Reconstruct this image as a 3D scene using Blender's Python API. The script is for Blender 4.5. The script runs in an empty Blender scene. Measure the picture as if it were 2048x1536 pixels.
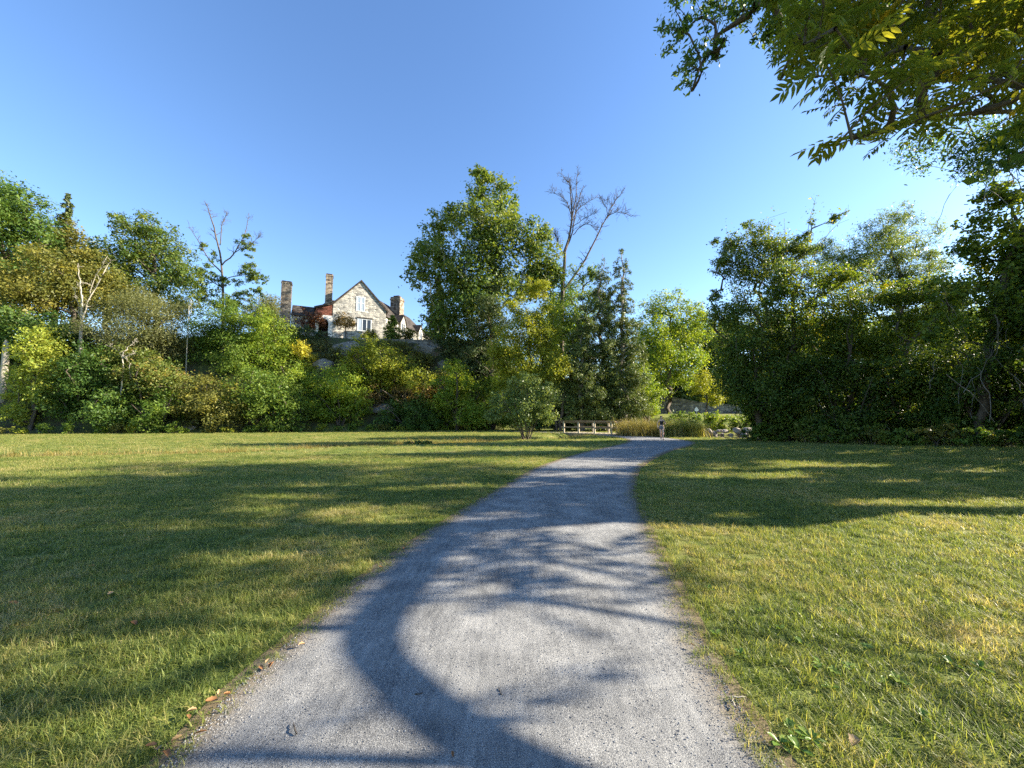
import bpy, bmesh, math, random
import numpy as np
from mathutils import Vector, Matrix

# ------------------------------------------------------------------ camera, sky, sun, exposure
scene = bpy.context.scene
COL = scene.collection
CAM_Z = 1.6
PITCH = math.radians(5.0)
FPX = 769.0                      # focal length in pixels of the 2048 px wide frame
cam_data = bpy.data.cameras.new('camera')
cam_data.sensor_width = 36.0
cam_data.lens = 36.0 * FPX / 2048.0
cam_data.clip_start = 0.05
cam_data.clip_end = 5000
cam = bpy.data.objects.new('camera', cam_data)
cam.location = (0, 0, CAM_Z)
cam.rotation_euler = (math.radians(90) + PITCH, 0, 0)
COL.objects.link(cam)
scene.camera = cam

SUN_AZ, SUN_EL = math.radians(85), math.radians(24)
SUN_DIR = np.array([math.sin(SUN_AZ) * math.cos(SUN_EL), math.cos(SUN_AZ) * math.cos(SUN_EL), math.sin(SUN_EL)])
world = bpy.data.worlds.new('World')
scene.world = world
world.use_nodes = True
wn = world.node_tree.nodes
wn.clear()
sky = wn.new('ShaderNodeTexSky')
sky.sky_type = 'NISHITA'
sky.sun_disc = False
sky.sun_elevation = SUN_EL
sky.sun_rotation = SUN_AZ
sky.altitude = 0
sky.air_density = 1.0
sky.dust_density = 0.25
sky.ozone_density = 2.0
bg = wn.new('ShaderNodeBackground')
bg.inputs['Strength'].default_value = 0.091
wo = wn.new('ShaderNodeOutputWorld')
hs = wn.new('ShaderNodeHueSaturation')
hs.inputs['Saturation'].default_value = 1.15
hs.inputs['Hue'].default_value = 0.506
world.node_tree.links.new(sky.outputs[0], hs.inputs['Color'])
world.node_tree.links.new(hs.outputs[0], bg.inputs[0])
world.node_tree.links.new(bg.outputs[0], wo.inputs[0])

sun_data = bpy.data.lights.new('sun', 'SUN')
sun_data.energy = 5.0
sun_data.angle = math.radians(0.55)
sun_data.color = (1.0, 0.89, 0.72)
sun = bpy.data.objects.new('sun', sun_data)
sun.rotation_euler = Vector(SUN_DIR.tolist()).to_track_quat('Z', 'Y').to_euler()
sun.location = (60, 6, 40)
COL.objects.link(sun)

vs = scene.view_settings
vs.view_transform = 'Standard'
vs.look = 'None'
vs.exposure = 1.95
vs.gamma = 1.0
vs.use_curve_mapping = False
cy = scene.cycles
cy.use_denoising = False
cy.max_bounces = 6
cy.diffuse_bounces = 3
cy.glossy_bounces = 2
cy.transmission_bounces = 4
cy.transparent_max_bounces = 4
cy.caustics_reflective = False
cy.caustics_refractive = False

# ------------------------------------------------------------------ helpers
RNG = np.random.default_rng(11)


def at(px, py, Y):
    """world point seen at photo pixel (px, py) standing at distance Y"""
    u = (px - 1024) / FPX
    v = (768 - py) / FPX
    fy = math.cos(PITCH) - v * math.sin(PITCH)
    fz = math.sin(PITCH) + v * math.cos(PITCH)
    t = Y / fy
    return np.array([u * t, Y, CAM_Z + fz * t])


def sstep(a, b, x):
    t = np.clip((x - a) / (b - a), 0, 1)
    return t * t * (3 - 2 * t)


_nr = np.random.default_rng(5)
_waves = [(_nr.uniform(-1, 1, 2) * s, _nr.uniform(0, 6.28), a) for s, a in
          [(0.25, .5)] * 5 + [(0.7, .25)] * 5 + [(1.8, .12)] * 5]


def wob(x, y):
    r = 0
    for k, p, a in _waves:
        r = r + a * np.sin(k[0] * x + k[1] * y + p)
    return r / 2.0


DITCH = np.array([(-60, 9.0), (-40, 13.0), (-21.4, 16.6), (-13.6, 19.0), (-9.5, 23.3), (-3, 26.3), (2.5, 31), (6.9, 38.9),
                  (12.5, 37.5), (16, 34.5)])


def dist_poly(x, y, P):
    x = np.asarray(x, float); y = np.asarray(y, float)
    best = np.full(np.broadcast(x, y).shape, 1e9)
    for a, b in zip(P[:-1], P[1:]):
        d = b - a
        L = (d ** 2).sum()
        t = np.clip(((x - a[0]) * d[0] + (y - a[1]) * d[1]) / L, 0, 1)
        best = np.minimum(best, np.hypot(x - a[0] - t * d[0], y - a[1] - t * d[1]))
    return best


TOE_X = [-90, -50, -32.6, -19.5, -5, 4, 14, 30]
TOE_Y = [33, 38.5, 41.5, 47, 50.5, 55, 60, 66]
TOP_X = [-120, -60, -35, -8, -1, 6, 16]
TOP_H = [9.5, 10.5, 13.4, 13.4, 11.5, 5.5, 0.6]
POND_C, POND_R = (22.4, 33.8), (6.4, 5.2)


def pond_t(x, y):
    return np.hypot((x - POND_C[0]) / POND_R[0], (y - POND_C[1]) / POND_R[1])


def H(x, y):
    x = np.asarray(x, float); y = np.asarray(y, float)
    toe = np.interp(x, TOE_X, TOE_Y)
    top = np.interp(x, TOP_X, TOP_H)
    s = sstep(0.0, 11.5, y - toe)
    h = top * (0.25 * np.clip((y - toe) / 11.5, 0, 1) + 0.75 * s)
    h = h + np.where((y - toe > 0.5) & (y - toe < 10.5), 0.35 * wob(x * 3, y * 3), 0) * np.clip(top / 6, 0, 1)
    h = h + 0.02 * wob(x, y) * (1 - sstep(0, 4, y - toe))
    h = h + 0.3 * sstep(11, 24, x) * (1 - sstep(26, 30, y)) * sstep(4, 12, y)
    h = h - 0.32 * np.exp(-(dist_poly(x, y, DITCH) / 0.75) ** 2)
    h = h - np.where(y > 26, 0.5, 0) * np.exp(-(dist_poly(x, y, DITCH[6:]) / 1.1) ** 2)
    h = h - 1.5 * (1 - sstep(0.55, 1.12, pond_t(x, y)))
    # rising verge under the road behind the pond
    h = h + 2.2 * sstep(50, 60, y) * sstep(10, 18, x)
    return h


def hz(x, y):
    return float(H(x, y))


def hit(px, py, y0=12.0, y1=90.0):
    """distance at which the line of sight through a photo pixel meets the ground"""
    for Y in np.arange(y0, y1, 0.25):
        p = at(px, py, Y)
        if p[2] <= hz(p[0], p[1]):
            return float(Y)
    return y1


def new_mesh(name, V, F, mats, smooth=False, attrs=None):
    """V (n,3); F (m,k) uniform faces array, or list of faces"""
    me = bpy.data.meshes.new(name)
    if isinstance(F, np.ndarray):
        V = np.asarray(V, np.float32)
        me.vertices.add(len(V)); me.vertices.foreach_set('co', V.ravel())
        n, k = F.shape
        me.loops.add(n * k); me.loops.foreach_set('vertex_index', F.astype(np.int32).ravel())
        me.polygons.add(n)
        me.polygons.foreach_set('loop_start', np.arange(0, n * k, k, dtype=np.int32))
        me.polygons.foreach_set('use_smooth', np.full(n, smooth))
        me.update(calc_edges=True)
    else:
        me.from_pydata([tuple(map(float, v)) for v in V], [], [tuple(f) for f in F])
        if smooth:
            me.polygons.foreach_set('use_smooth', np.full(len(me.polygons), True))
        me.update()
    for m in (mats if isinstance(mats, (list, tuple)) else [mats]):
        me.materials.append(m)
    if attrs:
        for k, a in attrs.items():
            at_ = me.attributes.new(k, 'FLOAT', 'POINT')
            at_.data.foreach_set('value', np.asarray(a, np.float32))
    return me


def link(name, me, parent=None, loc=None, rotz=None):
    o = bpy.data.objects.new(name, me)
    COL.objects.link(o)
    if parent is not None:
        o.parent = parent
    if loc is not None:
        o.location = tuple(map(float, loc))
    if rotz is not None:
        o.rotation_euler = (0, 0, rotz)
    return o


def tag(o, label=None, cat=None, group=None, kind=None):
    if label: o['label'] = label
    if cat: o['category'] = cat
    if group: o['group'] = group
    if kind: o['kind'] = kind
    return o


def thing(name, label, cat, loc=(0, 0, 0), rotz=0, group=None):
    o = bpy.data.objects.new(name, None)
    COL.objects.link(o)
    o.location = tuple(map(float, loc)); o.rotation_euler = (0, 0, rotz)
    o.empty_display_size = 0.2
    return tag(o, label, cat, group)


class MB:
    """collects boxes and polygons into one mesh"""
    def __init__(s): s.V = []; s.F = []
    def poly(s, pts):
        n = len(s.V); s.V += [tuple(p) for p in pts]; s.F.append(tuple(range(n, n + len(pts)))); return s
    def box(s, x0, x1, y0, y1, z0, z1):
        n = len(s.V)
        s.V += [(x, y, z) for z in (z0, z1) for y in (y0, y1) for x in (x0, x1)]
        for f in ((0, 2, 3, 1), (4, 5, 7, 6), (0, 1, 5, 4), (2, 6, 7, 3), (0, 4, 6, 2), (1, 3, 7, 5)):
            s.F.append(tuple(n + i for i in f))
        return s
    def prism(s, prof, y0, y1):
        """profile of (x,z) points extruded along y"""
        n = len(s.V); k = len(prof)
        s.V += [(x, y0, z) for x, z in prof] + [(x, y1, z) for x, z in prof]
        s.F.append(tuple(n + i for i in range(k))); s.F.append(tuple(n + k + i for i in reversed(range(k))))
        for i in range(k):
            j = (i + 1) % k
            s.F.append((n + i, n + k + i, n + k + j, n + j))
        return s
    def xf(s, M):
        s.V = [tuple(M @ Vector(v)) for v in s.V]; return s
    def build(s, name, mat, parent=None, bevel=0.0, smooth=False):
        me = new_mesh(name, s.V, s.F, mat, smooth)
        bm = bmesh.new(); bm.from_mesh(me)
        bmesh.ops.recalc_face_normals(bm, faces=bm.faces)
        if bevel:
            bmesh.ops.bevel(bm, geom=list(bm.edges), offset=bevel, segments=1, affect='EDGES')
        bm.to_mesh(me); bm.free()
        return link(name, me, parent)


# ------------------------------------------------------------------ materials
def nodes_mat(name):
    m = bpy.data.materials.new(name)
    m.use_nodes = True
    nt = m.node_tree
    nt.nodes.clear()
    out = nt.nodes.new('ShaderNodeOutputMaterial')
    return m, nt, out


def N(nt, typ, **kw):
    n = nt.nodes.new(typ)
    for k, v in kw.items():
        if k.startswith('i_'):
            key = k[2:]
            n.inputs[int(key) if key.isdigit() else key].default_value = v
        else:
            setattr(n, k, v)
    return n


def ramp(nt, stops, interp='LINEAR'):
    r = nt.nodes.new('ShaderNodeValToRGB')
    r.color_ramp.interpolation = interp
    el = r.color_ramp.elements
    while len(el) > 1:
        el.remove(el[-1])
    el[0].position = stops[0][0]; el[0].color = (*stops[0][1], 1)
    for p, c in stops[1:]:
        e = el.new(p); e.color = (*c, 1)
    return r


def leaf_mat(name, stops, trans=0.4, rough=0.5, tcol=1.5, spec=0.25):
    m, nt, out = nodes_mat(name)
    L = nt.links.new
    a = N(nt, 'ShaderNodeAttribute', attribute_name='tint')
    stops = [(p_, (min(0.6, q_[0] * 1.45), min(0.6, q_[1] * 1.48), min(0.6, q_[2] * 1.3))) for p_, q_ in stops]
    r = ramp(nt, stops)
    L(a.outputs['Fac'], r.inputs[0])
    p = N(nt, 'ShaderNodeBsdfPrincipled')
    p.inputs['Roughness'].default_value = rough
    p.inputs['Specular IOR Level'].default_value = spec
    L(r.outputs[0], p.inputs['Base Color'])
    t = N(nt, 'ShaderNodeBsdfTranslucent')
    mu = N(nt, 'ShaderNodeMix', data_type='RGBA', blend_type='MULTIPLY')
    mu.inputs[0].default_value = 1.0
    L(r.outputs[0], mu.inputs[6]); mu.inputs[7].default_value = (tcol * 1.1, tcol, tcol * 0.45, 1)
    L(mu.outputs[2], t.inputs[0])
    mx = N(nt, 'ShaderNodeMixShader'); mx.inputs[0].default_value = trans
    L(p.outputs[0], mx.inputs[1]); L(t.outputs[0], mx.inputs[2]); L(mx.outputs[0], out.inputs[0])
    return m


def noise_mat(name, stops, scale=4.0, detail=6, rough=0.85, bump=0.3, bdist=0.05, stretch=(1, 1, 1), spec=0.2, coord='Object'):
    m, nt, out = nodes_mat(name)
    L = nt.links.new
    tc = N(nt, 'ShaderNodeTexCoord')
    mp = N(nt, 'ShaderNodeMapping'); mp.inputs['Scale'].default_value = stretch
    L(tc.outputs[coord], mp.inputs[0])
    n = N(nt, 'ShaderNodeTexNoise', i_Scale=scale, i_Detail=detail, i_Roughness=0.65)
    L(mp.outputs[0], n.inputs['Vector'])
    r = ramp(nt, stops); L(n.outputs[0], r.inputs[0])
    p = N(nt, 'ShaderNodeBsdfPrincipled')
    p.inputs['Roughness'].default_value = rough
    p.inputs['Specular IOR Level'].default_value = spec
    L(r.outputs[0], p.inputs['Base Color'])
    if bump:
        b = N(nt, 'ShaderNodeBump', i_Strength=bump, i_Distance=bdist)
        L(n.outputs[0], b.inputs['Height']); L(b.outputs[0], p.inputs['Normal'])
    L(p.outputs[0], out.inputs[0])
    return m


def lawn_colour(nt, blade=False):
    """patchy lawn colour driven by the place on the ground"""
    L = nt.links.new
    g = N(nt, 'ShaderNodeNewGeometry')
    n1 = N(nt, 'ShaderNodeTexNoise', i_Scale=0.55, i_Detail=5, i_Roughness=0.6)
    n2 = N(nt, 'ShaderNodeTexNoise', i_Scale=3.5, i_Detail=4, i_Roughness=0.6)
    n3 = N(nt, 'ShaderNodeTexNoise', i_Scale=60, i_Detail=3, i_Roughness=0.7)
    for n in (n1, n2, n3):
        L(g.outputs['Position'], n.inputs['Vector'])
    r1 = ramp(nt, [(0.26, (0.095, 0.140, 0.032)), (0.46, (0.175, 0.215, 0.052)), (0.62, (0.260, 0.262, 0.080)), (0.78, (0.370, 0.315, 0.150))])
    ad = N(nt, 'ShaderNodeMath', operation='MULTIPLY_ADD'); ad.inputs[1].default_value = 0.55
    L(n2.outputs[0], ad.inputs[0]); L(n1.outputs[0], ad.inputs[2])
    sb = N(nt, 'ShaderNodeMath', operation='SUBTRACT'); sb.inputs[1].default_value = 0.275
    L(ad.outputs[0], sb.inputs[0])
    fac = sb
    if blade:
        oi = N(nt, 'ShaderNodeObjectInfo')
        at_ = N(nt, 'ShaderNodeAttribute', attribute_name='tint')
        s1 = N(nt, 'ShaderNodeMath', operation='MULTIPLY_ADD'); s1.inputs[1].default_value = 0.22
        L(oi.outputs['Random'], s1.inputs[0]); L(sb.outputs[0], s1.inputs[2])
        s2 = N(nt, 'ShaderNodeMath', operation='MULTIPLY_ADD'); s2.inputs[1].default_value = 0.25
        L(at_.outputs['Fac'], s2.inputs[0]); L(s1.outputs[0], s2.inputs[2])
        s3 = N(nt, 'ShaderNodeMath', operation='SUBTRACT'); s3.inputs[1].default_value = 0.23
        L(s2.outputs[0], s3.inputs[0])
        fac = s3
    L(fac.outputs[0], r1.inputs[0])
    if blade:
        br = ramp(nt, [(0.0, (0.55, 0.6, 0.5)), (0.6, (1.0, 1.0, 0.95)), (1.0, (1.45, 1.35, 1.4))]); L(at_.outputs['Fac'], br.inputs[0])
        mb_ = N(nt, 'ShaderNodeMix', data_type='RGBA', blend_type='MULTIPLY'); mb_.inputs[0].default_value = 1
        L(r1.outputs[0], mb_.inputs[6]); L(br.outputs[0], mb_.inputs[7])
        return mb_.outputs[2], n3, n2
    return r1.outputs[0], n3, n2


def ground_material():
    m, nt, out = nodes_mat('ground_lawn_and_soil')
    L = nt.links.new
    col, nf, nm = lawn_colour(nt)
    rf = ramp(nt, [(0.3, (0.35, 0.34, 0.3)), (0.7, (1.15, 1.15, 1.1))]); L(nf.outputs[0], rf.inputs[0])
    mu = N(nt, 'ShaderNodeMix', data_type='RGBA', blend_type='MULTIPLY'); mu.inputs[0].default_value = 1
    L(col, mu.inputs[6]); L(rf.outputs[0], mu.inputs[7])
    # soil and rock of the wooded slope
    g = N(nt, 'ShaderNodeNewGeometry')
    ns = N(nt, 'ShaderNodeTexNoise', i_Scale=0.9, i_Detail=8, i_Roughness=0.7)
    L(g.outputs['Position'], ns.inputs['Vector'])
    rs = ramp(nt, [(0.3, (0.035, 0.028, 0.018)), (0.45, (0.065, 0.062, 0.034)), (0.55, (0.06, 0.075, 0.024)), (0.7, (0.10, 0.105, 0.035))])
    L(ns.outputs[0], rs.inputs[0])
    z = N(nt, 'ShaderNodeAttribute', attribute_name='soil')
    mx = N(nt, 'ShaderNodeMix', data_type='RGBA'); L(z.outputs['Fac'], mx.inputs[0])
    L(mu.outputs[2], mx.inputs[6]); L(rs.outputs[0], mx.inputs[7])
    p = N(nt, 'ShaderNodeBsdfPrincipled', i_Roughness=0.9)
    p.inputs['Specular IOR Level'].default_value = 0.1
    L(mx.outputs[2], p.inputs['Base Color'])
    b = N(nt, 'ShaderNodeBump', i_Strength=0.6, i_Distance=0.04)
    L(nf.outputs[0], b.inputs['Height']); L(b.outputs[0], p.inputs['Normal'])
    L(p.outputs[0], out.inputs[0])
    return m


def blade_material(name='grass_blades', dry=0.0):
    m, nt, out = nodes_mat(name)
    L = nt.links.new
    col, nf, nm = lawn_colour(nt, blade=True)
    if dry:
        mx0 = N(nt, 'ShaderNodeMix', data_type='RGBA'); mx0.inputs[0].default_value = dry
        L(col, mx0.inputs[6]); mx0.inputs[7].default_value = (0.30, 0.23, 0.085, 1)
        col = mx0.outputs[2]
    p = N(nt, 'ShaderNodeBsdfPrincipled', i_Roughness=0.5)
    p.inputs['Specular IOR Level'].default_value = 0.3
    L(col, p.inputs['Base Color'])
    t = N(nt, 'ShaderNodeBsdfTranslucent')
    mu = N(nt, 'ShaderNodeMix', data_type='RGBA', blend_type='MULTIPLY'); mu.inputs[0].default_value = 1
    L(col, mu.inputs[6]); mu.inputs[7].default_value = (1.7, 1.65, 0.8, 1)
    L(mu.outputs[2], t.inputs[0])
    mx = N(nt, 'ShaderNodeMixShader'); mx.inputs[0].default_value = 0.4
    L(p.outputs[0], mx.inputs[1]); L(t.outputs[0], mx.inputs[2]); L(mx.outputs[0], out.inputs[0])
    return m


def path_material():
    m, nt, out = nodes_mat('crushed_stone_path')
    L = nt.links.new
    g = N(nt, 'ShaderNodeNewGeometry')
    nf = N(nt, 'ShaderNodeTexNoise', i_Scale=170, i_Detail=5, i_Roughness=0.85)
    v = N(nt, 'ShaderNodeTexVoronoi', i_Scale=160)
    nm = N(nt, 'ShaderNodeTexNoise', i_Scale=2.2, i_Detail=6, i_Roughness=0.65)
    ns = N(nt, 'ShaderNodeTexNoise', i_Scale=5.0, i_Detail=4, i_Roughness=0.6)
    mp = N(nt, 'ShaderNodeMapping'); mp.inputs['Scale'].default_value = (5, 0.7, 1)
    mp.inputs['Rotation'].default_value = (0, 0, 0.1)
    L(g.outputs['Position'], mp.inputs[0]); L(mp.outputs[0], ns.inputs['Vector'])
    for n in (nf, v, nm):
        L(g.outputs['Position'], n.inputs['Vector'])
    r = ramp(nt, [(0.36, (0.045, 0.047, 0.050)), (0.46, (0.135, 0.138, 0.140)), (0.54, (0.255, 0.257, 0.250)), (0.66, (0.50, 0.49, 0.455))])
    # broad pale/dark traffic wear shifts the ramp
    a1 = N(nt, 'ShaderNodeMath', operation='MULTIPLY_ADD'); a1.inputs[1].default_value = 0.30
    L(nm.outputs[0], a1.inputs[0]); L(nf.outputs[0], a1.inputs[2])
    a2 = N(nt, 'ShaderNodeMath', operation='MULTIPLY_ADD'); a2.inputs[1].default_value = 0.13
    L(ns.outputs[0], a2.inputs[0]); L(a1.outputs[0], a2.inputs[2])
    a3 = N(nt, 'ShaderNodeMath', operation='SUBTRACT'); a3.inputs[1].default_value = 0.22
    L(a2.outputs[0], a3.inputs[0])
    L(a3.outputs[0], r.inputs[0])
    # grit and soil at the rims
    e = N(nt, 'ShaderNodeAttribute', attribute_name='rim')
    mx = N(nt, 'ShaderNodeMix', data_type='RGBA')
    em = N(nt, 'ShaderNodeMath', operation='MULTIPLY_ADD'); em.inputs[1].default_value = 1.6; em.inputs[2].default_value = -1.25; em.use_clamp = True
    ea = N(nt, 'ShaderNodeMath', operation='ADD'); L(e.outputs['Fac'], ea.inputs[0]); L(nm.outputs[0], ea.inputs[1]); L(ea.outputs[0], em.inputs[0])
    sr = ramp(nt, [(0.3, (0.09, 0.065, 0.035)), (0.6, (0.20, 0.155, 0.095)), (0.8, (0.30, 0.25, 0.17))]); L(nf.outputs[0], sr.inputs[0])
    L(em.outputs[0], mx.inputs[0]); L(r.outputs[0], mx.inputs[6]); L(sr.outputs[0], mx.inputs[7])
    p = N(nt, 'ShaderNodeBsdfPrincipled', i_Roughness=0.9)
    p.inputs['Specular IOR Level'].default_value = 0.15
    L(mx.outputs[2], p.inputs['Base Color'])
    hsum = N(nt, 'ShaderNodeMath', operation='MULTIPLY_ADD'); hsum.inputs[1].default_value = 0.5
    L(v.outputs['Distance'], hsum.inputs[0]); L(nf.outputs[0], hsum.inputs[2])
    b = N(nt, 'ShaderNodeBump', i_Strength=0.8, i_Distance=0.006)
    L(hsum.outputs[0], b.inputs['Height']); L(b.outputs[0], p.inputs['Normal'])
    L(p.outputs[0], out.inputs[0])
    return m


def masonry_material(name, cols, sx=1.6, sz=4.5, mortar=(0.30, 0.28, 0.25), bump=0.6):
    """coursed rubble: voronoi cells stretched along the courses"""
    m, nt, out = nodes_mat(name)
    L = nt.links.new
    tc = N(nt, 'ShaderNodeTexCoord')
    mp = N(nt, 'ShaderNodeMapping'); mp.inputs['Scale'].default_value = (sx, sx, sz)
    L(tc.outputs['Object'], mp.inputs[0])
    v = N(nt, 'ShaderNodeTexVoronoi', feature='F1'); v.inputs['Scale'].default_value = 1.0; v.inputs['Randomness'].default_value = 0.75
    ve = N(nt, 'ShaderNodeTexVoronoi', feature='DISTANCE_TO_EDGE'); ve.inputs['Scale'].default_value = 1.0; ve.inputs['Randomness'].default_value = 0.75
    L(mp.outputs[0], v.inputs['Vector']); L(mp.outputs[0], ve.inputs['Vector'])
    sep = N(nt, 'ShaderNodeSeparateColor'); L(v.outputs['Color'], sep.inputs[0])
    r = ramp(nt, cols); L(sep.outputs[0], r.inputs[0])
    n = N(nt, 'ShaderNodeTexNoise', i_Scale=2.5, i_Detail=6); L(tc.outputs['Object'], n.inputs['Vector'])
    rn = ramp(nt, [(0.3, (0.6, 0.6, 0.62)), (0.7, (1.15, 1.12, 1.05))]); L(n.outputs[0], rn.inputs[0])
    mu = N(nt, 'ShaderNodeMix', data_type='RGBA', blend_type='MULTIPLY'); mu.inputs[0].default_value = 1
    L(r.outputs[0], mu.inputs[6]); L(rn.outputs[0], mu.inputs[7])
    re = ramp(nt, [(0.0, (0, 0, 0)), (0.08, (1, 1, 1))]); L(ve.outputs['Distance'], re.inputs[0])
    mx = N(nt, 'ShaderNodeMix', data_type='RGBA'); L(re.outputs[0], mx.inputs[0])
    mx.inputs[6].default_value = (*mortar, 1); L(mu.outputs[2], mx.inputs[7])
    p = N(nt, 'ShaderNodeBsdfPrincipled', i_Roughness=0.9); p.inputs['Specular IOR Level'].default_value = 0.15
    L(mx.outputs[2], p.inputs['Base Color'])
    b = N(nt, 'ShaderNodeBump', i_Strength=bump, i_Distance=0.06); L(re.outputs[0], b.inputs['Height']); L(b.outputs[0], p.inputs['Normal'])
    L(p.outputs[0], out.inputs[0])
    return m


def plain_mat(name, col, rough=0.6, spec=0.3, metal=0.0):
    m, nt, out = nodes_mat(name)
    p = N(nt, 'ShaderNodeBsdfPrincipled', i_Roughness=rough)
    p.inputs['Specular IOR Level'].default_value = spec
    p.inputs['Metallic'].default_value = metal
    n = N(nt, 'ShaderNodeTexNoise', i_Scale=9.0, i_Detail=5)
    tc = N(nt, 'ShaderNodeTexCoord'); nt.links.new(tc.outputs['Object'], n.inputs['Vector'])
    r = ramp(nt, [(0.3, tuple(c * 0.82 for c in col)), (0.7, tuple(min(1, c * 1.1) for c in col))])
    nt.links.new(n.outputs[0], r.inputs[0]); nt.links.new(r.outputs[0], p.inputs['Base Color'])
    nt.links.new(p.outputs[0], out.inputs[0])
    return m


def water_material():
    m, nt, out = nodes_mat('pond_water')
    L = nt.links.new
    p = N(nt, 'ShaderNodeBsdfPrincipled', i_Roughness=0.06)
    p.inputs['Base Color'].default_value = (0.045, 0.045, 0.028, 1)
    p.inputs['Specular IOR Level'].default_value = 0.6
    n = N(nt, 'ShaderNodeTexNoise', i_Scale=4.0, i_Detail=3)
    b = N(nt, 'ShaderNodeBump', i_Strength=0.12, i_Distance=0.05)
    L(n.outputs[0], b.inputs['Height']); L(b.outputs[0], p.inputs['Normal']); L(p.outputs[0], out.inputs[0])
    return m


M = {}
M['ground'] = ground_material()
M['path'] = path_material()
M['blade'] = blade_material()
M['dryblade'] = blade_material('dry_grass_blades', 0.75)
M['midblade'] = blade_material('half_dry_grass_blades', 0.3)
M['water'] = water_material()
M['stone'] = masonry_material('house_stone', [(0.0, (0.17, 0.17, 0.165)), (0.35, (0.33, 0.325, 0.30)), (0.7, (0.50, 0.485, 0.44)), (1.0, (0.66, 0.63, 0.56))], mortar=(0.38, 0.37, 0.34))
M['chimney_stone'] = masonry_material('chimney_stone', [(0.0, (0.08, 0.065, 0.05)), (0.5, (0.22, 0.18, 0.135)), (1.0, (0.40, 0.34, 0.26))], 2.2, 3.6, (0.24, 0.21, 0.18))
M['grey_stone'] = masonry_material('grey_wall_stone', [(0.0, (0.10, 0.10, 0.10)), (0.5, (0.21, 0.21, 0.205)), (1.0, (0.33, 0.32, 0.30))], 1.6, 3.2, (0.13, 0.13, 0.125))
M['rock'] = noise_mat('limestone_rock', [(0.3, (0.07, 0.065, 0.058)), (0.5, (0.18, 0.17, 0.15)), (0.68, (0.33, 0.305, 0.265))], 2.2, 9, 0.9, 0.9, 0.12, (1, 1, 2.4))
M['palerock'] = noise_mat('pale_bank_rock', [(0.3, (0.16, 0.135, 0.11)), (0.5, (0.33, 0.285, 0.24)), (0.7, (0.46, 0.40, 0.345))], 2.6, 8, 0.9, 0.8, 0.08)
M['roof'] = masonry_material('slate_shingles', [(0.0, (0.030, 0.026, 0.024)), (0.5, (0.060, 0.052, 0.046)), (1.0, (0.10, 0.088, 0.078))], 2.4, 5.0, (0.03, 0.027, 0.025), 0.4)
M['redshingle'] = masonry_material('red_brown_shingles', [(0.0, (0.12, 0.045, 0.03)), (0.5, (0.19, 0.072, 0.05)), (1.0, (0.26, 0.11, 0.08))], 3.0, 6.0, (0.06, 0.03, 0.02), 0.4)
M['stucco'] = plain_mat('white_stucco', (0.74, 0.71, 0.64), 0.85)
M['frame'] = plain_mat('pale_window_frame', (0.62, 0.66, 0.68), 0.5)
M['glass'] = plain_mat('dark_window_glass', (0.025, 0.03, 0.035), 0.08, 0.6)
M['paleglass'] = plain_mat('painted_sky_reflection_glass', (0.34, 0.40, 0.46), 0.1, 0.6)  # pale blue-grey base colour paints in the sky's reflection on the panes
M['darkdoor'] = plain_mat('dark_door_wood', (0.05, 0.025, 0.018), 0.6)
M['concrete'] = noise_mat('weathered_concrete', [(0.3, (0.2, 0.2, 0.19)), (0.7, (0.36, 0.35, 0.33))], 1.5, 7, 0.9, 0.3)
M['timber'] = noise_mat('weathered_timber', [(0.3, (0.30, 0.25, 0.17)), (0.7, (0.52, 0.45, 0.33))], 3, 6, 0.85, 0.3, 0.02, (1, 1, 6))
M['raildark'] = noise_mat('dark_rail_timber', [(0.3, (0.14, 0.10, 0.06)), (0.7, (0.26, 0.195, 0.12))], 4, 6, 0.8, 0.3, 0.02)
M['metal'] = plain_mat('galvanised_metal', (0.42, 0.43, 0.44), 0.45, 0.5, 0.5)
M['signwhite'] = plain_mat('white_sign_paint', (0.82, 0.82, 0.80), 0.4)
M['bark'] = noise_mat('brown_bark', [(0.3, (0.045, 0.036, 0.028)), (0.7, (0.13, 0.105, 0.08))], 6, 7, 0.95, 0.8, 0.05, (2, 2, 0.5))
M['greybark'] = noise_mat('grey_bark', [(0.3, (0.11, 0.10, 0.085)), (0.7, (0.24, 0.215, 0.18))], 5, 7, 0.95, 0.8, 0.05, (2, 2, 0.5))
M['palebark'] = noise_mat('pale_plane_bark', [(0.3, (0.34, 0.32, 0.26)), (0.5, (0.60, 0.58, 0.50)), (0.7, (0.74, 0.72, 0.64))], 1.6, 5, 0.85, 0.3)
M['deadwood'] = noise_mat('bleached_dead_wood', [(0.3, (0.22, 0.20, 0.16)), (0.7, (0.46, 0.42, 0.34))], 3, 6, 0.85, 0.5, 0.03, (3, 3, 0.4))


def P3(a, b, c, d=None):
    return [(0.0, a), (0.45, b), (0.8, c), (1.0, d or c)]


M['l_dark'] = leaf_mat('leaf_dark_green', P3((0.022, 0.050, 0.012), (0.045, 0.085, 0.018), (0.085, 0.125, 0.026)))
M['l_mid'] = leaf_mat('leaf_mid_green', P3((0.035, 0.070, 0.013), (0.068, 0.112, 0.018), (0.120, 0.158, 0.028)))
M['l_oak'] = leaf_mat('leaf_oak_green', P3((0.030, 0.060, 0.014), (0.062, 0.098, 0.021), (0.125, 0.145, 0.032)))
M['l_bright'] = leaf_mat('leaf_bright_green', P3((0.055, 0.098, 0.014), (0.110, 0.165, 0.020), (0.190, 0.220, 0.030)))
M['l_yellowgreen'] = leaf_mat('leaf_yellow_green', P3((0.085, 0.110, 0.014), (0.150, 0.175, 0.020), (0.230, 0.225, 0.032)))
M['l_yellow'] = leaf_mat('leaf_yellow', P3((0.105, 0.150, 0.026), (0.175, 0.210, 0.036), (0.250, 0.250, 0.045)))
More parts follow.
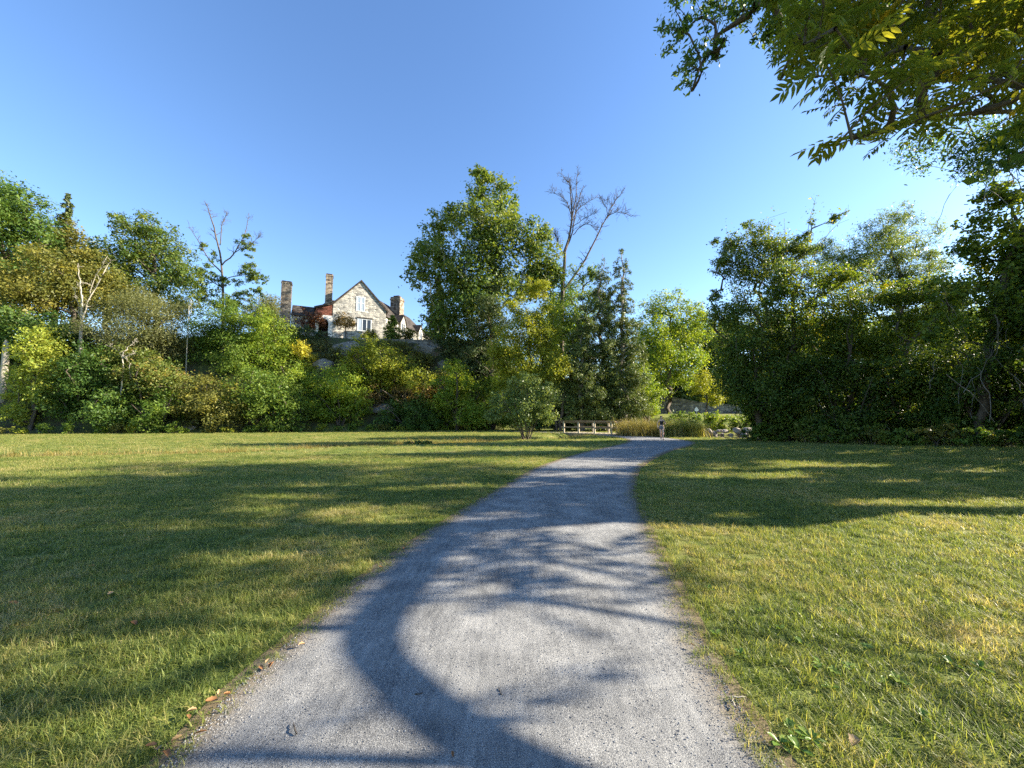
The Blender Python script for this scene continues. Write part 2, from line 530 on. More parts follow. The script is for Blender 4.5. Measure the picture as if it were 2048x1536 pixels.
M['l_gold'] = leaf_mat('leaf_gold', P3((0.17, 0.17, 0.02), (0.30, 0.27, 0.03), (0.38, 0.32, 0.04)))
M['l_olive'] = leaf_mat('leaf_olive', P3((0.055, 0.062, 0.016), (0.100, 0.103, 0.026), (0.165, 0.148, 0.036)))
M['l_brownolive'] = leaf_mat('leaf_brown_olive', P3((0.052, 0.062, 0.016), (0.100, 0.104, 0.025), (0.165, 0.145, 0.034)))
M['l_greyolive'] = leaf_mat('leaf_grey_olive', P3((0.050, 0.058, 0.024), (0.085, 0.092, 0.038), (0.135, 0.136, 0.058)))
M['l_silver'] = leaf_mat('leaf_silver_green', P3((0.048, 0.078, 0.024), (0.095, 0.130, 0.038), (0.170, 0.205, 0.080)), 0.35, 0.4)
M['l_conifer'] = leaf_mat('needles_dark', P3((0.018, 0.034, 0.014), (0.036, 0.056, 0.020), (0.068, 0.084, 0.030)), 0.15)
M['l_cedar'] = leaf_mat('needles_olive_cedar', P3((0.030, 0.050, 0.016), (0.062, 0.086, 0.026), (0.115, 0.135, 0.040)), 0.2)
M['l_red'] = leaf_mat('leaf_dull_red', P3((0.055, 0.022, 0.014), (0.115, 0.045, 0.026), (0.185, 0.080, 0.040)), 0.35, 0.5, 1.2)
M['l_rust'] = leaf_mat('leaf_rust', P3((0.07, 0.062, 0.024), (0.14, 0.10, 0.04), (0.22, 0.145, 0.05)), 0.35, 0.5, 1.2)
M['l_autumn'] = leaf_mat('leaf_green_with_orange', [(0, (0.05, 0.08, 0.02)), (0.6, (0.105, 0.130, 0.03)), (0.82, (0.19, 0.165, 0.05)), (1, (0.30, 0.18, 0.06))])
M['l_shade'] = leaf_mat('leaf_thicket_green', P3((0.024, 0.048, 0.010), (0.050, 0.085, 0.015), (0.098, 0.120, 0.022)), 0.42, 0.45)
M['l_vine'] = leaf_mat('leaf_vine', [(0, (0.035, 0.065, 0.010)), (0.5, (0.080, 0.115, 0.016)), (0.85, (0.150, 0.170, 0.022)), (1, (0.38, 0.27, 0.03))], 0.45)
M['l_walnut'] = leaf_mat('leaf_walnut', [(0, (0.045, 0.066, 0.012)), (0.5, (0.098, 0.118, 0.018)), (0.85, (0.175, 0.165, 0.024)), (1, (0.36, 0.25, 0.03))], 0.52, 0.4)

# ------------------------------------------------------------------ the ground sheet
def warp_axis(lo, hi, n, c, k):
    t = np.linspace(-1, 1, n)
    s = np.sinh(k * t) / math.sinh(k)
    return np.where(s < 0, c + s * (c - lo), c + s * (hi - c))


def build_ground():
    xs = warp_axis(-900, 900, 250, -4, 5.2)
    ys = warp_axis(-300, 1600, 250, 30, 5.4)
    X, Y = np.meshgrid(xs, ys)
    Z = H(X, Y)
    V = np.stack([X, Y, Z], -1).reshape(-1, 3)
    n, m = X.shape
    i = np.arange((n - 1) * m).reshape(n - 1, m)[:, :-1].ravel()
    F = np.stack([i, i + 1, i + m + 1, i + m], -1)
    toe = np.interp(X, TOE_X, TOE_Y)
    soil = sstep(-0.8, 0.8, Y - toe + 0.6 * wob(X * 2, Y * 2)) * (1 - sstep(13, 16, Y - toe))
    soil = np.maximum(soil, 1 - sstep(0.9, 1.15, pond_t(X, Y)))
    edge_r = np.interp(Y, [-30, 5, 20, 25, 29], [22, 21, 21.5, 17, 14.5])
    soil = np.maximum(soil, sstep(0, 2.5, X - edge_r + 0.8 * wob(X * 2, Y * 2)) * (1 - sstep(28, 31, Y)))
    me = new_mesh('ground', V, F, M['ground'], True, {'soil': soil.ravel()})
    o = link('ground', me)
    o['kind'] = 'structure'
    return o


build_ground()

# gravel path: left and right rims traced along its length
PL = np.array([(-1.62, -4), (-1.57, 0), (-1.55, 1.2), (-1.54, 1.91), (-1.56, 2.38), (-1.52, 2.87), (-1.45, 3.64), (-1.28, 4.65), (-0.95, 6.05), (-0.16, 9.0), (1.2, 13.2), (3.55, 18.2), (6.0, 22.2),
               (7.9, 26.0), (8.7, 29.5), (8.45, 33.0), (7.6, 36.5)])
PR = np.array([(1.12, -4), (1.15, 0), (1.16, 1.2), (1.18, 1.91), (1.21, 2.38), (1.29, 2.87), (1.46, 3.64), (1.68, 4.65), (1.98, 6.05), (2.72, 9.0), (4.35, 13.2), (7.2, 18.2), (9.9, 22.0),
               (11.6, 25.0), (12.2, 28.5), (11.9, 32.0), (10.35, 36.9)])


def resample(P, n):
    # Catmull-Rom through the points
    out = []
    k = len(P)
    for t in np.linspace(0, k - 1, n):
        i = min(int(t), k - 2); u = t - i
        p0, p1, p2, p3 = P[max(i - 1, 0)], P[i], P[i + 1], P[min(i + 2, k - 1)]
        out.append(0.5 * ((2 * p1) + (-p0 + p2) * u + (2 * p0 - 5 * p1 + 4 * p2 - p3) * u * u + (-p0 + 3 * p1 - 3 * p2 + p3) * u ** 3))
    return np.array(out)


PATH_L, PATH_R = resample(PL, 260), resample(PR, 260)


def path_side(x, y):
    """signed distance outside the path rims (negative on the path)"""
    sh = np.shape(x)
    x = np.ravel(x); y = np.ravel(y)
    C = (PATH_L + PATH_R) / 2
    W = np.hypot(*(PATH_R - PATH_L).T) / 2
    out = np.empty(len(x))
    for a in range(0, len(x), 20000):
        d = np.hypot(x[a:a + 20000, None] - C[None, :, 0], y[a:a + 20000, None] - C[None, :, 1])
        j = d.argmin(1)
        dl = np.min(np.hypot(x[a:a + 20000, None] - PATH_L[None, :, 0], y[a:a + 20000, None] - PATH_L[None, :, 1]), 1)
        dr = np.min(np.hypot(x[a:a + 20000, None] - PATH_R[None, :, 0], y[a:a + 20000, None] - PATH_R[None, :, 1]), 1)
        e = np.minimum(dl, dr)
        out[a:a + 20000] = np.where(d[np.arange(len(j)), j] < W[j], -e, e)
    return out.reshape(sh)


def build_path():
    cols = np.array([-0.05, 0, 0.03, 0.08, 0.2, 0.35, 0.5, 0.65, 0.8, 0.92, 0.97, 1, 1.05])
    rim = np.array([1, .8, .45, .2, 0.05, 0, 0, 0, 0.05, .2, .45, .8, 1])
    V = []; A = []
    for i, (l, r) in enumerate(zip(PATH_L, PATH_R)):
        jl, jr = RNG.normal(0, 0.018, 2)
        for c, e in zip(cols, rim):
            p = l + (r - l) * c
            if c == 0: p = p + np.array([jl - 0.03, 0])
            if c == 1: p = p + np.array([jr + 0.03, 0])
            z = hz(*p) + 0.012 + (0.018 * math.sin(math.pi * min(max(c, 0), 1))) - (0.006 if c < 0 or c > 1 else 0)
            V.append((p[0], p[1], z)); A.append(e)
    k = len(cols); n = len(PATH_L)
    F = np.array([(i * k + j, i * k + j + 1, (i + 1) * k + j + 1, (i + 1) * k + j) for i in range(n - 1) for j in range(k - 1)])
    o = link('path', new_mesh('path', np.array(V), F, M['path'], True, {'rim': A}))
    o['kind'] = 'structure'
    # beyond the bridge the path leaves to the left
    Q = np.array([(4.7, 41.9), (3.0, 43.8), (0.5, 45.6), (-2.0, 46.6)])
    Q = resample(Q, 24); V = []; A = []
    for i, p in enumerate(Q):
        d = Q[min(i + 1, 23)] - Q[max(i - 1, 0)]; d = d / np.hypot(*d); nrm = np.array([-d[1], d[0]])
        for c in (-1.2, 0, 1.2):
            q = p + nrm * c; V.append((q[0], q[1], hz(*q) + 0.02)); A.append(abs(c) / 1.3)
    F = np.array([(i * 3 + j, i * 3 + j + 1, i * 3 + j + 4, i * 3 + j + 3) for i in range(23) for j in range(2)])
    o = link('path', new_mesh('path', np.array(V), F, M['path'], True, {'rim': A}))
    o['kind'] = 'structure'


build_path()


def build_water():
    n = 48
    V = [(POND_C[0], POND_C[1], -0.16)]
    for i in range(n):
        a = 2 * math.pi * i / n
        V.append((POND_C[0] + POND_R[0] * 1.15 * math.cos(a), POND_C[1] + POND_R[1] * 1.15 * math.sin(a), -0.16))
    F = [(0, 1 + i, 1 + (i + 1) % n) for i in range(n)]
    o = link('water', new_mesh('water', V, F, M['water']))
    o['kind'] = 'structure'


build_water()

# ------------------------------------------------------------------ trees: skeleton, bark tubes, leaves
def tubes(paths, sides=5):
    """paths: list of (points (n,3), radii (n)) -> vertices, quad faces"""
    VV = []; FF = []; off = 0
    ang = np.arange(sides) * 2 * math.pi / sides
    for P, R in paths:
        P = np.asarray(P); R = np.asarray(R)
        n = len(P)
        d = np.gradient(P, axis=0)
        d /= np.linalg.norm(d, axis=1, keepdims=True) + 1e-9
        ref = np.where(np.abs(d[:, 2:3]) > 0.9, np.array([[1.0, 0, 0]]), np.array([[0, 0, 1.0]]))
        a = np.cross(d, ref); a /= np.linalg.norm(a, axis=1, keepdims=True) + 1e-9
        b = np.cross(d, a)
        ring = P[:, None, :] + R[:, None, None] * (np.cos(ang)[None, :, None] * a[:, None, :] + np.sin(ang)[None, :, None] * b[:, None, :])
        VV.append(ring.reshape(-1, 3))
        i = np.arange(n - 1)[:, None] * sides; j = np.arange(sides)[None, :]; j2 = (j + 1) % sides
        FF.append((np.stack([i + j, i + j2, i + sides + j2, i + sides + j], -1) + off).reshape(-1, 4))
        off += n * sides
    return np.concatenate(VV), np.concatenate(FF)


def grow(trunks, trunk_r, targets, rng, up=0.35, step=0.8, jit=0.08, tip=0.012, expo=0.5):
    pos = []; par = []; chains = []
    for T in trunks:
        T = np.asarray(T, float)
        ids = []
        for k, p in enumerate(T):
            pos.append(p); par.append(ids[-1] if ids else -1); ids.append(len(pos) - 1)
        chains.append(ids)
    n_tr = len(pos)
    tr = np.array(pos)
    targets = np.asarray(targets, float)
    order = np.argsort([np.min(np.linalg.norm(tr - t, axis=1)) for t in targets])
    buf = np.zeros((n_tr + len(targets) * 14, 3)); buf[:n_tr] = tr; cnt = n_tr
    minz = tr[:, 2].min()
    for t in targets[order]:
        Pn = buf[:cnt]
        dv = t - Pn
        dh = np.hypot(dv[:, 0], dv[:, 1])
        cost = np.linalg.norm(dv, axis=1) + 1.5 * np.clip(Pn[:, 2] - t[2] + 0.4 * dh, 0, None) + np.where(Pn[:, 2] < minz + 0.15 * (t[2] - minz), 3.0, 0)
        j = int(cost.argmin())
        s = buf[j].copy(); L = np.linalg.norm(t - s)
        k = int(np.clip(L / step, 2, 12))
        c = (s + t) / 2 + np.array([0, 0, up * L * 0.5]) + rng.normal(0, jit * L, 3)
        ids = [j]
        for u in np.linspace(0, 1, k + 1)[1:]:
            p = (1 - u) ** 2 * s + 2 * u * (1 - u) * c + u * u * t
            buf[cnt] = p; pos.append(p); par.append(ids[-1]); ids.append(cnt); cnt += 1
        chains.append(ids)
    area = np.zeros(cnt)
    kids = np.zeros(cnt, int)
    for i in range(cnt - 1, -1, -1):
        if area[i] == 0: area[i] = 1
        if par[i] >= 0: area[par[i]] += area[i]
    root = max(area[c[0]] for c in chains[:len(trunks)])
    rad = np.maximum(trunk_r * (area / root) ** expo, tip)
    P = buf[:cnt]
    paths = []
    for c in chains:
        R = rad[c].copy()
        if par[c[0]] >= 0 or c[0] < n_tr and len(c) > 1 and c not in chains[:len(trunks)]:
            R[0] = R[1]
        if len(paths) >= len(trunks): R = np.maximum(tip * .6, R * np.linspace(1, 0.4, len(R)))
        else: R[-1] *= 0.5
        paths.append((P[c], R))
    return paths


def leaf_quads(pos, size, rng, tint, up=0.6, outward=None, aspect=0.55, droop=0.0, ow=0.5, tri=False):
    n = len(pos)
    nr = rng.normal(0, 1, (n, 3)); nr /= np.linalg.norm(nr, axis=1, keepdims=True)
    nr[:, 2] += up
    if outward is not None: nr += outward * ow
    nr /= np.linalg.norm(nr, axis=1, keepdims=True) + 1e-9
    a = rng.normal(0, 1, (n, 3)); a[:, 2] -= droop
    a -= nr * (a * nr).sum(1, keepdims=True); a /= np.linalg.norm(a, axis=1, keepdims=True) + 1e-9
    b = np.cross(nr, a)
    s = size * np.clip(rng.lognormal(-0.08, 0.34, (n, 1)), 0.4, 2.0)
    w = s * aspect
    if tri:
        V = np.stack([pos - a * s * 0.45 + b * w * 0.5, pos - a * s * 0.3 - b * w * 0.5, pos + a * s * 0.55], 1).reshape(-1, 3)
        return V, np.arange(n * 3).reshape(n, 3), np.repeat(tint, 3)
    V = np.stack([pos - a * s * 0.5, pos + b * w * 0.5 - a * s * 0.05, pos + a * s * 0.5, pos - b * w * 0.5 - a * s * 0.05], 1).reshape(-1, 3)
    F = np.arange(n * 4).reshape(n, 4)
    return V, F, np.repeat(tint, 4)


def sample_lobes(lobes, n, rng, shell=0.42):
    L = np.array(lobes)              # x y z r
    w = L[:, 3] ** 0.9; w /= w.sum()
    k = rng.choice(len(L), n, p=w)
    d = rng.normal(0, 1, (n, 3)); d /= np.linalg.norm(d, axis=1, keepdims=True)
    rr = L[k, 3] * rng.uniform(0, 1, n) ** shell
    return L[k, :3] + d * rr[:, None], L[k, 3]


TREE_N = [0]


def crown_leaves(tg, rad, n_leaf, leaf, rng, centre, mat, name, parent, origin, aspect=0.55, droop=0.0, clump=0.45, up=0.6, tint_bias=0.0, tri=False):
    n = len(tg)
    wt = rad ** 1.1; per = rng.multinomial(n_leaf, wt / wt.sum())
    k = np.repeat(np.arange(n), per)
    cr = np.maximum(rad * clump, leaf * 1.2)
    off = rng.normal(0, 0.55, (len(k), 3)) * cr[k][:, None]
    off[:, 2] *= 0.75
    pos = tg[k] + off
    if droop: pos[:, 2] -= np.abs(rng.normal(0, 1, len(k))) * droop * cr[k]
    ct = rng.uniform(0, 1, n)
    out = off + 0.25 * (pos - centre) * cr[k][:, None] / (np.linalg.norm(pos - centre, axis=1, keepdims=True) + 1e-9)
    out /= np.linalg.norm(out, axis=1, keepdims=True) + 1e-9
    out *= 1.5
    tint = np.clip(0.45 * ct[k] + 0.55 * rng.uniform(0, 1, len(k)) + tint_bias, 0, 1)
    V, F, T = leaf_quads(pos, leaf, rng, tint, up, out, aspect, droop, tri=tri)
    me = new_mesh(name, V - origin, F, mat, False, {'tint': T})
    return link(name, me, parent)


def tree(name, label, cat, base_px, Y, lobes, mat, bark='bark', leaf=0.25, dens=3.2, trunk_r=None, clumps=None, group=None, stems=1,
         aspect=0.6, droop=0.0, clump=0.3, up_arch=0.3, bare=None, lean=None, xyz=False, seed=None, trunk_top=None, names=None, depth=0.75,
         shell=0.42, bias=0.0, upn=0.6, base=None, sides=5, expo=0.5):
    TREE_N[0] += 1
    rng = np.random.default_rng(1000 + TREE_N[0] if seed is None else seed)
    if base is None:
        if stems > 1 and not xyz:      # shrubs stand on the slope in front of which they show
            ly = np.mean([l[1] for l in lobes]) ; lr = np.mean([l[2] for l in lobes])
            lx = np.mean([l[0] for l in lobes])
            Y = min(Y, hit(lx, ly + 0.6 * lr, 25) )
        bx = at(base_px, 850, Y)[0]; by = Y
    else:
        bx, by = base
    bz = hz(bx, by) - 0.05
    origin = np.array([bx, by, bz])
    LB = []
    for l in lobes:
        if xyz:
            LB.append(l)
        else:
            px, py, r = l[:3]
            rw = r * 1.14 / FPX * Y
            yy = Y + (rng.uniform(-depth, depth) * rw if len(l) < 4 else l[3])
            p = at(px, py, yy)
            LB.append((p[0], p[1], p[2], rw))
    LA = np.array(LB)
    # crowns never sink below the ground
    area = (math.pi * LA[:, 3] ** 2).sum()
    tri = Y > 30
    n_leaf = int(dens * 0.95 * area / (leaf * leaf * aspect * 0.5))
    n_leaf = int(np.clip(n_leaf, 60, 60000))
    if clumps is None:
        clumps = int(np.clip(24 * len(lobes), 16, 520))
    tg, rad = sample_lobes(LB, clumps, rng, shell)
    tg[:, 2] = np.maximum(tg[:, 2], H(tg[:, 0], tg[:, 1]) + 0.12)
    zt = LA[:, 2].max(); cen = (LA[:, :3] * LA[:, 3:4] ** 2).sum(0) / (LA[:, 3] ** 2).sum()
    height = max(0.6, (LA[:, 2] + LA[:, 3]).max() - bz)
    top = np.array([cen[0], cen[1], bz + height * 0.72]) if trunk_top is None else np.array(trunk_top, float)
    trunks = []
    for s in range(stems):
        e = top.copy()
        if stems > 1:
            a = 2 * math.pi * (s + rng.uniform(-.2, .2)) / stems
            sp = 0.32 * (LA[:, 0].max() - LA[:, 0].min() + 2 * LA[:, 3].mean())
            e = e + np.array([math.cos(a) * sp, math.sin(a) * sp * 0.7, rng.uniform(-0.25, 0.05) * height])
        k = max(4, int(height / 1.2))
        u = np.linspace(0, 1, k)[:, None]
        b0 = origin + (np.array([rng.normal(0, .15), rng.normal(0, .15), 0]) if stems > 1 else 0)
        mid = b0 + (e - b0) * np.array([0.25, 0.25, 0.5])
        T = (1 - u) ** 2 * b0 + 2 * u * (1 - u) * mid + u * u * e
        T[1:-1] += rng.normal(0, 0.012 * height, (k - 2, 3)) * np.array([1, 1, 0.2])
        trunks.append(T)
    if trunk_r is None:
        trunk_r = 0.02 * height + 0.03
    tgs = tg[:max(30, len(tg) // 2)] if bare is None else tg
    if Y > 30: sides = 3
    if bare is not None:
        tgs = np.concatenate([tg, bare])
    paths = grow(trunks, trunk_r, tgs, rng, up=up_arch, step=max(0.5, height / 14), tip=max(0.008, leaf * 0.05), expo=expo)
    root = thing(name, label, cat, origin, 0, group)
    V, F = tubes(paths, sides)
    nm = names or (('trunk', 'crown') if height > 5 or stems == 1 else ('stem', 'foliage'))
    link(nm[0], new_mesh(nm[0], V - origin, F, M[bark], True), root)
    nf = int(len(tg) * 0.25)       # loose leaves through the inside keep the crown from being hollow
    if xyz is False and nf > 3:
        t2, r2 = sample_lobes(LB, nf, rng, 0.7)
        t2[:, 2] = np.maximum(t2[:, 2], H(t2[:, 0], t2[:, 1]) + 0.12)
        tg = np.concatenate([tg, t2]); rad = np.concatenate([rad, r2 * 1.5])
    crown_leaves(tg, rad, n_leaf, leaf, rng, cen, M[mat], nm[1], root, origin, aspect, droop, clump, upn, bias, tri)
    return root


def conifer(name, label, base_px, Y, top_py, half_px, mat='l_conifer', foot_py=None, leaf=0.3, n=5200, group=None, droop=0.25, power=0.85, base=None, top_z=None, half=None, tiers=15):
    TREE_N[0] += 1
    rng = np.random.default_rng(3000 + TREE_N[0])
    if base is None:
        bx = at(base_px, 850, Y)[0]; by = Y
        zt = at(base_px, top_py, Y)[2]; R = half_px / FPX * Y
    else:
        bx, by = base; zt = top_z; R = half
    bz = hz(bx, by) - 0.05
    zf = bz + 0.4 if foot_py is None else max(bz + 0.3, at(base_px, foot_py, Y)[2])
    origin = np.array([bx, by, bz])
    k = 14
    T = np.stack([np.full(k, bx) + rng.normal(0, .06, k), np.full(k, by) + rng.normal(0, .06, k), np.linspace(bz, zt, k)], -1)
    paths = [(T, np.linspace(0.035 * (zt - bz) * 0.6 + 0.05, 0.02, k))]
    pos = []; tt = []
    nb = tiers * 11
    for i in range(nb):
        u = ((i + rng.uniform(0, 1)) / nb) ** 1.15
        z = zf + (zt - zf) * u
        L = R * ((1 - u) ** power) * rng.uniform(0.55, 1.12) + 0.15
        a = rng.uniform(0, 2 * math.pi)
        d = np.array([math.cos(a), math.sin(a), 0])
        s = np.linspace(0, 1, 5)[:, None]
        B = np.array([bx, by, z]) + d * L * s + np.array([0, 0, 1.0]) * (0.18 * L * s - (0.18 + droop) * L * s * s * rng.uniform(0.5, 1.2))
        paths.append((B, np.linspace(0.03 + 0.012 * L, 0.008, 5)))
        m = int(2.6 * n / nb * (0.3 + L / R))
        q = rng.uniform(0.12, 1.03, m) ** 0.8
        idx = np.clip((q * 4).astype(int), 0, 3); fr = (q * 4 - idx)[:, None]
        c = B[idx] * (1 - fr) + B[idx + 1] * fr
        side = np.array([-d[1], d[0], 0])
        c = c + side * (rng.normal(0, 0.24, (m, 1)) * L * (1.2 - q[:, None])) + rng.normal(0, 0.06 + 0.03 * L, (m, 3)) * np.array([1, 1, 0.8])
        pos.append(c); tt.append(np.clip(rng.uniform(0, 1, m) * 0.6 + rng.uniform(0, .4), 0, 1))
    pos = np.concatenate(pos); tt = np.concatenate(tt)
    out = pos - np.array([bx, by, 0]); out[:, 2] = 0; out /= np.linalg.norm(out, axis=1, keepdims=True) + 1e-9
    V, F, A = leaf_quads(pos, leaf, rng, tt, 0.5, out, 0.38, 0.3, tri=True)
    root = thing(name, label, 'tree', origin, 0, group)
    tv, tf = tubes(paths, 3)
    link('trunk', new_mesh('trunk', tv - origin, tf, M['bark'], True), root)
    link('crown', new_mesh('crown', V - origin, F, M[mat], False, {'tint': A}), root)
    return root


def bare_tree(name, label, Y, trunk_px, limbs, bark, trunk_r, twig=26, twig_len=1.6, tip=0.012, cat='tree', twig_up=0.5, base=None):
    """limbs: polylines in photo pixels from a fork outwards; each sprouts twigs"""
    TREE_N[0] += 1
    rng = np.random.default_rng(5000 + TREE_N[0])
    def poly(pp, dy=0.0):
        return np.array([at(a, b, Y + dy * i) for i, (a, b) in enumerate(pp)])
    T = poly(trunk_px)
    T[0][2] = min(T[0][2], hz(T[0][0], T[0][1]) - 0.05)
    origin = T[0].copy()
    def smooth(P, n):
        return resample(P, n)
    L0 = sum(np.linalg.norm(np.diff(T, axis=0), axis=1))
    paths = [(smooth(T, 14), np.linspace(trunk_r, trunk_r * 0.55, 14))]
    tips = []
    for pp, r0 in limbs:
        P = poly(pp, rng.uniform(-0.5, 0.5))
        n = 10
        S = smooth(P, n)
        S[1:] += rng.normal(0, 0.05, (n - 1, 3))
        R = np.linspace(r0, max(tip * 1.6, r0 * 0.25), n)
        paths.append((S, R))
        for i in range(twig):
            q = rng.uniform(0.25, 1.0); a = min(int(q * (n - 1)), n - 2)
            s = S[a] + (S[a + 1] - S[a]) * (q * (n - 1) - a)
            d = S[a + 1] - S[a]; d /= np.linalg.norm(d)
            v = d * 0.7 + rng.normal(0, 0.6, 3) + np.array([0, 0, twig_up]); v /= np.linalg.norm(v)
            L = twig_len * rng.uniform(0.4, 1.1) * (1.15 - 0.5 * q)
            k = 5; uu = np.linspace(0, 1, k)[:, None]
            B = s + v * L * uu + rng.normal(0, 0.07 * L, (k, 3)) * uu + np.array([0, 0, -0.1]) * L * uu ** 2
            paths.append((B, np.linspace(max(tip, R[a] * 0.45), tip * 0.7, k)))
            for _ in range(3):
                c = int(rng.integers(1, 4)); v2 = v + rng.normal(0, 0.6, 3); v2 /= np.linalg.norm(v2)
                B2 = B[c] + v2 * L * 0.5 * np.linspace(0, 1, 4)[:, None] + rng.normal(0, 0.02 * L, (4, 3)) * np.linspace(0, 1, 4)[:, None]
                paths.append((B2, np.linspace(tip, tip * 0.6, 4)))
    V, F = tubes(paths, 4)
    root = thing(name, label, cat, origin)
    # trunk and limbs are two parts
    nv = 14 * 4
    link('trunk', new_mesh('trunk', V[:nv] - origin, F[:13 * 4], M[bark], True), root)
    link('branch_work', new_mesh('branch_work', V[nv:] - origin, F[13 * 4:] - nv, M[bark], True), root)
    return root

# ------------------------------------------------------------------ stone house on the terrace
def build_house():
    gx, gy = -25.35, 63.0
    gz = at(714, 674, 63)[2]
    root = thing('stone_house', 'pale stone manor with steep gable and three chimneys on the hilltop', 'house', (gx, gy, gz), math.radians(26))
    S = 0.082
    # front gable block
    MB().prism([(-4.15, -2.5), (4.1, -2.5), (4.1, 5.0), (0, 9.45), (-4.15, 5.0)], 0, 11).build('wall', M['stone'], root)
    # roof slabs, 45 degree pitch
    r = MB()
    r.prism([(0, 9.45), (0, 9.75), (4.55, 4.83), (4.4, 4.62)], -0.18, 11.2)
    r.build('roof', M['roof'], root)
    r = MB()
    r.prism([(-0.003, 9.45), (-4.2, 4.95), (-6.85, 4.05), (-6.9, 4.32), (-4.3, 5.25), (-0.003, 9.75)], -0.18, 6.0)
    r.build('roof', M['roof'], root)
    # porch end under the sweep of the roof
    MB().prism([(-6.6, 3.1), (-4.16, 3.1), (-4.16, 4.93), (-6.6, 4.1)], 0.06, 5.5).build('shingle_wall', M['redshingle'], root)
    porch = MB()
    porch.box(-6.6, -6.15, 0.0, 0.5, -2.5, 3.08); porch.box(-4.75, -4.16, 0.0, 0.5, -2.5, 3.08); porch.box(-6.15, -4.75, 0.0, 0.5, 2.55, 3.08)
    po = porch.build('porch_arch', M['stucco'], root)
    a = MB()     # rounded corners of the arch
    for sx, x0 in ((1, -6.15), (-1, -4.75)):
        a.prism([(x0, 2.55), (x0 + sx * 0.62, 2.55), (x0 + sx * 0.3, 2.43), (x0 + sx * 0.1, 2.2), (x0, 1.85)], 0.004, 0.49)
    a.build('arch_spandrel', M['stucco'], po)
    MB().box(-6.6, -4.16, 2.6, 2.8, -2.5, 3.05).build('porch_door', M['darkdoor'], root)
    # low wing to the left
    w = MB(); w.box(-10.1, -6.62, 1.1, 5.0, -2.5, 2.9); w.build('wall', M['stone'], root)
    r = MB()
    y0, y1 = 0.75, 5.35
    r.poly([(-10.1, y0, 2.8), (-6.3, y0, 2.8), (-6.3, 3.05, 4.95), (-10.1, 3.05, 4.95)]); r.poly([(-10.1, y1, 2.8), (-10.1, 3.05, 4.95), (-6.3, 3.05, 4.95), (-6.3, y1, 2.8)])
    r.poly([(-10.1, y0, 2.8), (-10.1, 3.05, 4.95), (-10.1, y1, 2.8)]); r.poly([(-6.3, y0, 2.8), (-6.3, y1, 2.8), (-6.3, 3.05, 4.95)]); r.poly([(-10.1, y0, 2.8), (-10.1, y1, 2.8), (-6.3, y1, 2.8), (-6.3, y0, 2.8)])
    r.build('roof', M['roof'], root)
    # cross block behind, its ridge showing past the chimney
    r = MB()
    r.poly([(-7.1, 5.2, 4.6), (1, 5.2, 4.6), (1, 8.2, 8.0), (-4.9, 8.2, 8.0)]); r.poly([(-7.1, 11.2, 4.6), (-4.9, 8.2, 8.0), (1, 8.2, 8.0), (1, 11.2, 4.6)])
    r.poly([(-7.1, 5.2, 4.6), (-4.9, 8.2, 8.0), (-7.1, 11.2, 4.6)]); r.poly([(-7.1, 5.2, 4.6), (-7.1, 11.2, 4.6), (1, 11.2, 4.6), (1, 5.2, 4.6)])
    r.build('roof', M['roof'], root)
    MB().box(-6.8, -4.2, 5.6, 10.9, -2.5, 4.65).build('wall', M['stone'], root)
    # chimneys with caps and flues
    def chimney(x0, x1, y0, y1, zb, zt, pots=2):
        c = MB().box(x0, x1, y0, y1, zb, zt).build('chimney', M['chimney_stone'], root)
        cap = MB(); cap.box(x0 - .06, x1 + .06, y0 - .06, y1 + .06, zt - 0.42, zt - 0.2); cap.build('chimney_cap', M['chimney_stone'], c)
        f = MB(); wdt = (x1 - x0) / pots
        for i in range(pots):
            f.box(x0 + wdt * i + .13, x0 + wdt * (i + 1) - .13, y0 - .012, y1 + .012, zt - 0.16, zt + 0.004)
        f.build('flue', M['darkdoor'], c)
        return c
    chimney(-11.6, -10.2, 0.9, 2.0, -2.5, 8.15)
    chimney(-5.4, -4.3, 2.6, 3.6, 4.3, 10.9, 1)
    # windows of the gable
    def window(x0, x1, z0, z1, y, lights, mats, transom=None, parent=root, M4=None):
        b = MB(); b.box(x0 - .12, x1 + .12, y - .05, y + .02, z0 - .12, z0 - .002); b.box(x0 - .12, x1 + .12, y - .05, y + .02, z1 + .002, z1 + .14)
        wd = (x1 - x0) / lights
        for i in range(lights + 1):
            xm = x0 + wd * i; b.box(xm - .065, xm + .065, y - .053, y + .018, z0, z1)
        if transom: b.box(x0, x1, y - .047, y + .016, transom - .05, transom + .05)
        if M4: b.xf(M4)
        o = b.build('window', M['frame'], parent)
        for i in range(lights):
            g = MB().box(x0 + wd * i + .06, x0 + wd * (i + 1) - .06, y - .02, y + .03, z0 + .003, z1 - .003)
            if M4: g.xf(M4)
            g.build('pane', M[mats[i]], o)
        return o
    window(-0.62, 0.62, 4.45, 6.7, 0, 2, ['paleglass', 'paleglass'], 5.75)
    window(-0.35, 1.75, 1.15, 3.0, 0, 3, ['paleglass', 'glass', 'glass'])
    MB().box(-0.5, 1.95, -0.12, 0.02, 3.16, 3.34).build('lintel', M['roof'], root)
    MB().box(-0.38, 0.38, -0.015, 0.02, 8.3, 8.42).build('vent_slit', M['darkdoor'], root)
    # long wing running back on the right
    WM = Matrix.Translation((4.0, 1.6, 0)) @ Matrix.Rotation(math.radians(-36), 4, 'Z')
    def wing(mb): return mb.xf(WM)
    wing(MB().box(-8.0, 0, 0, 21, -2.5, 4.6)).build('wall', M['stone'], root)
    r = MB()
    r.poly([(0.35, -0.2, 4.35), (0.35, 21.3, 4.35), (-4, 18.5, 9.1), (-4, -0.2, 9.1)])
    r.poly([(-8.35, -0.2, 4.35), (-4, -0.2, 9.1), (-4, 18.5, 9.1), (-8.35, 21.3, 4.35)])
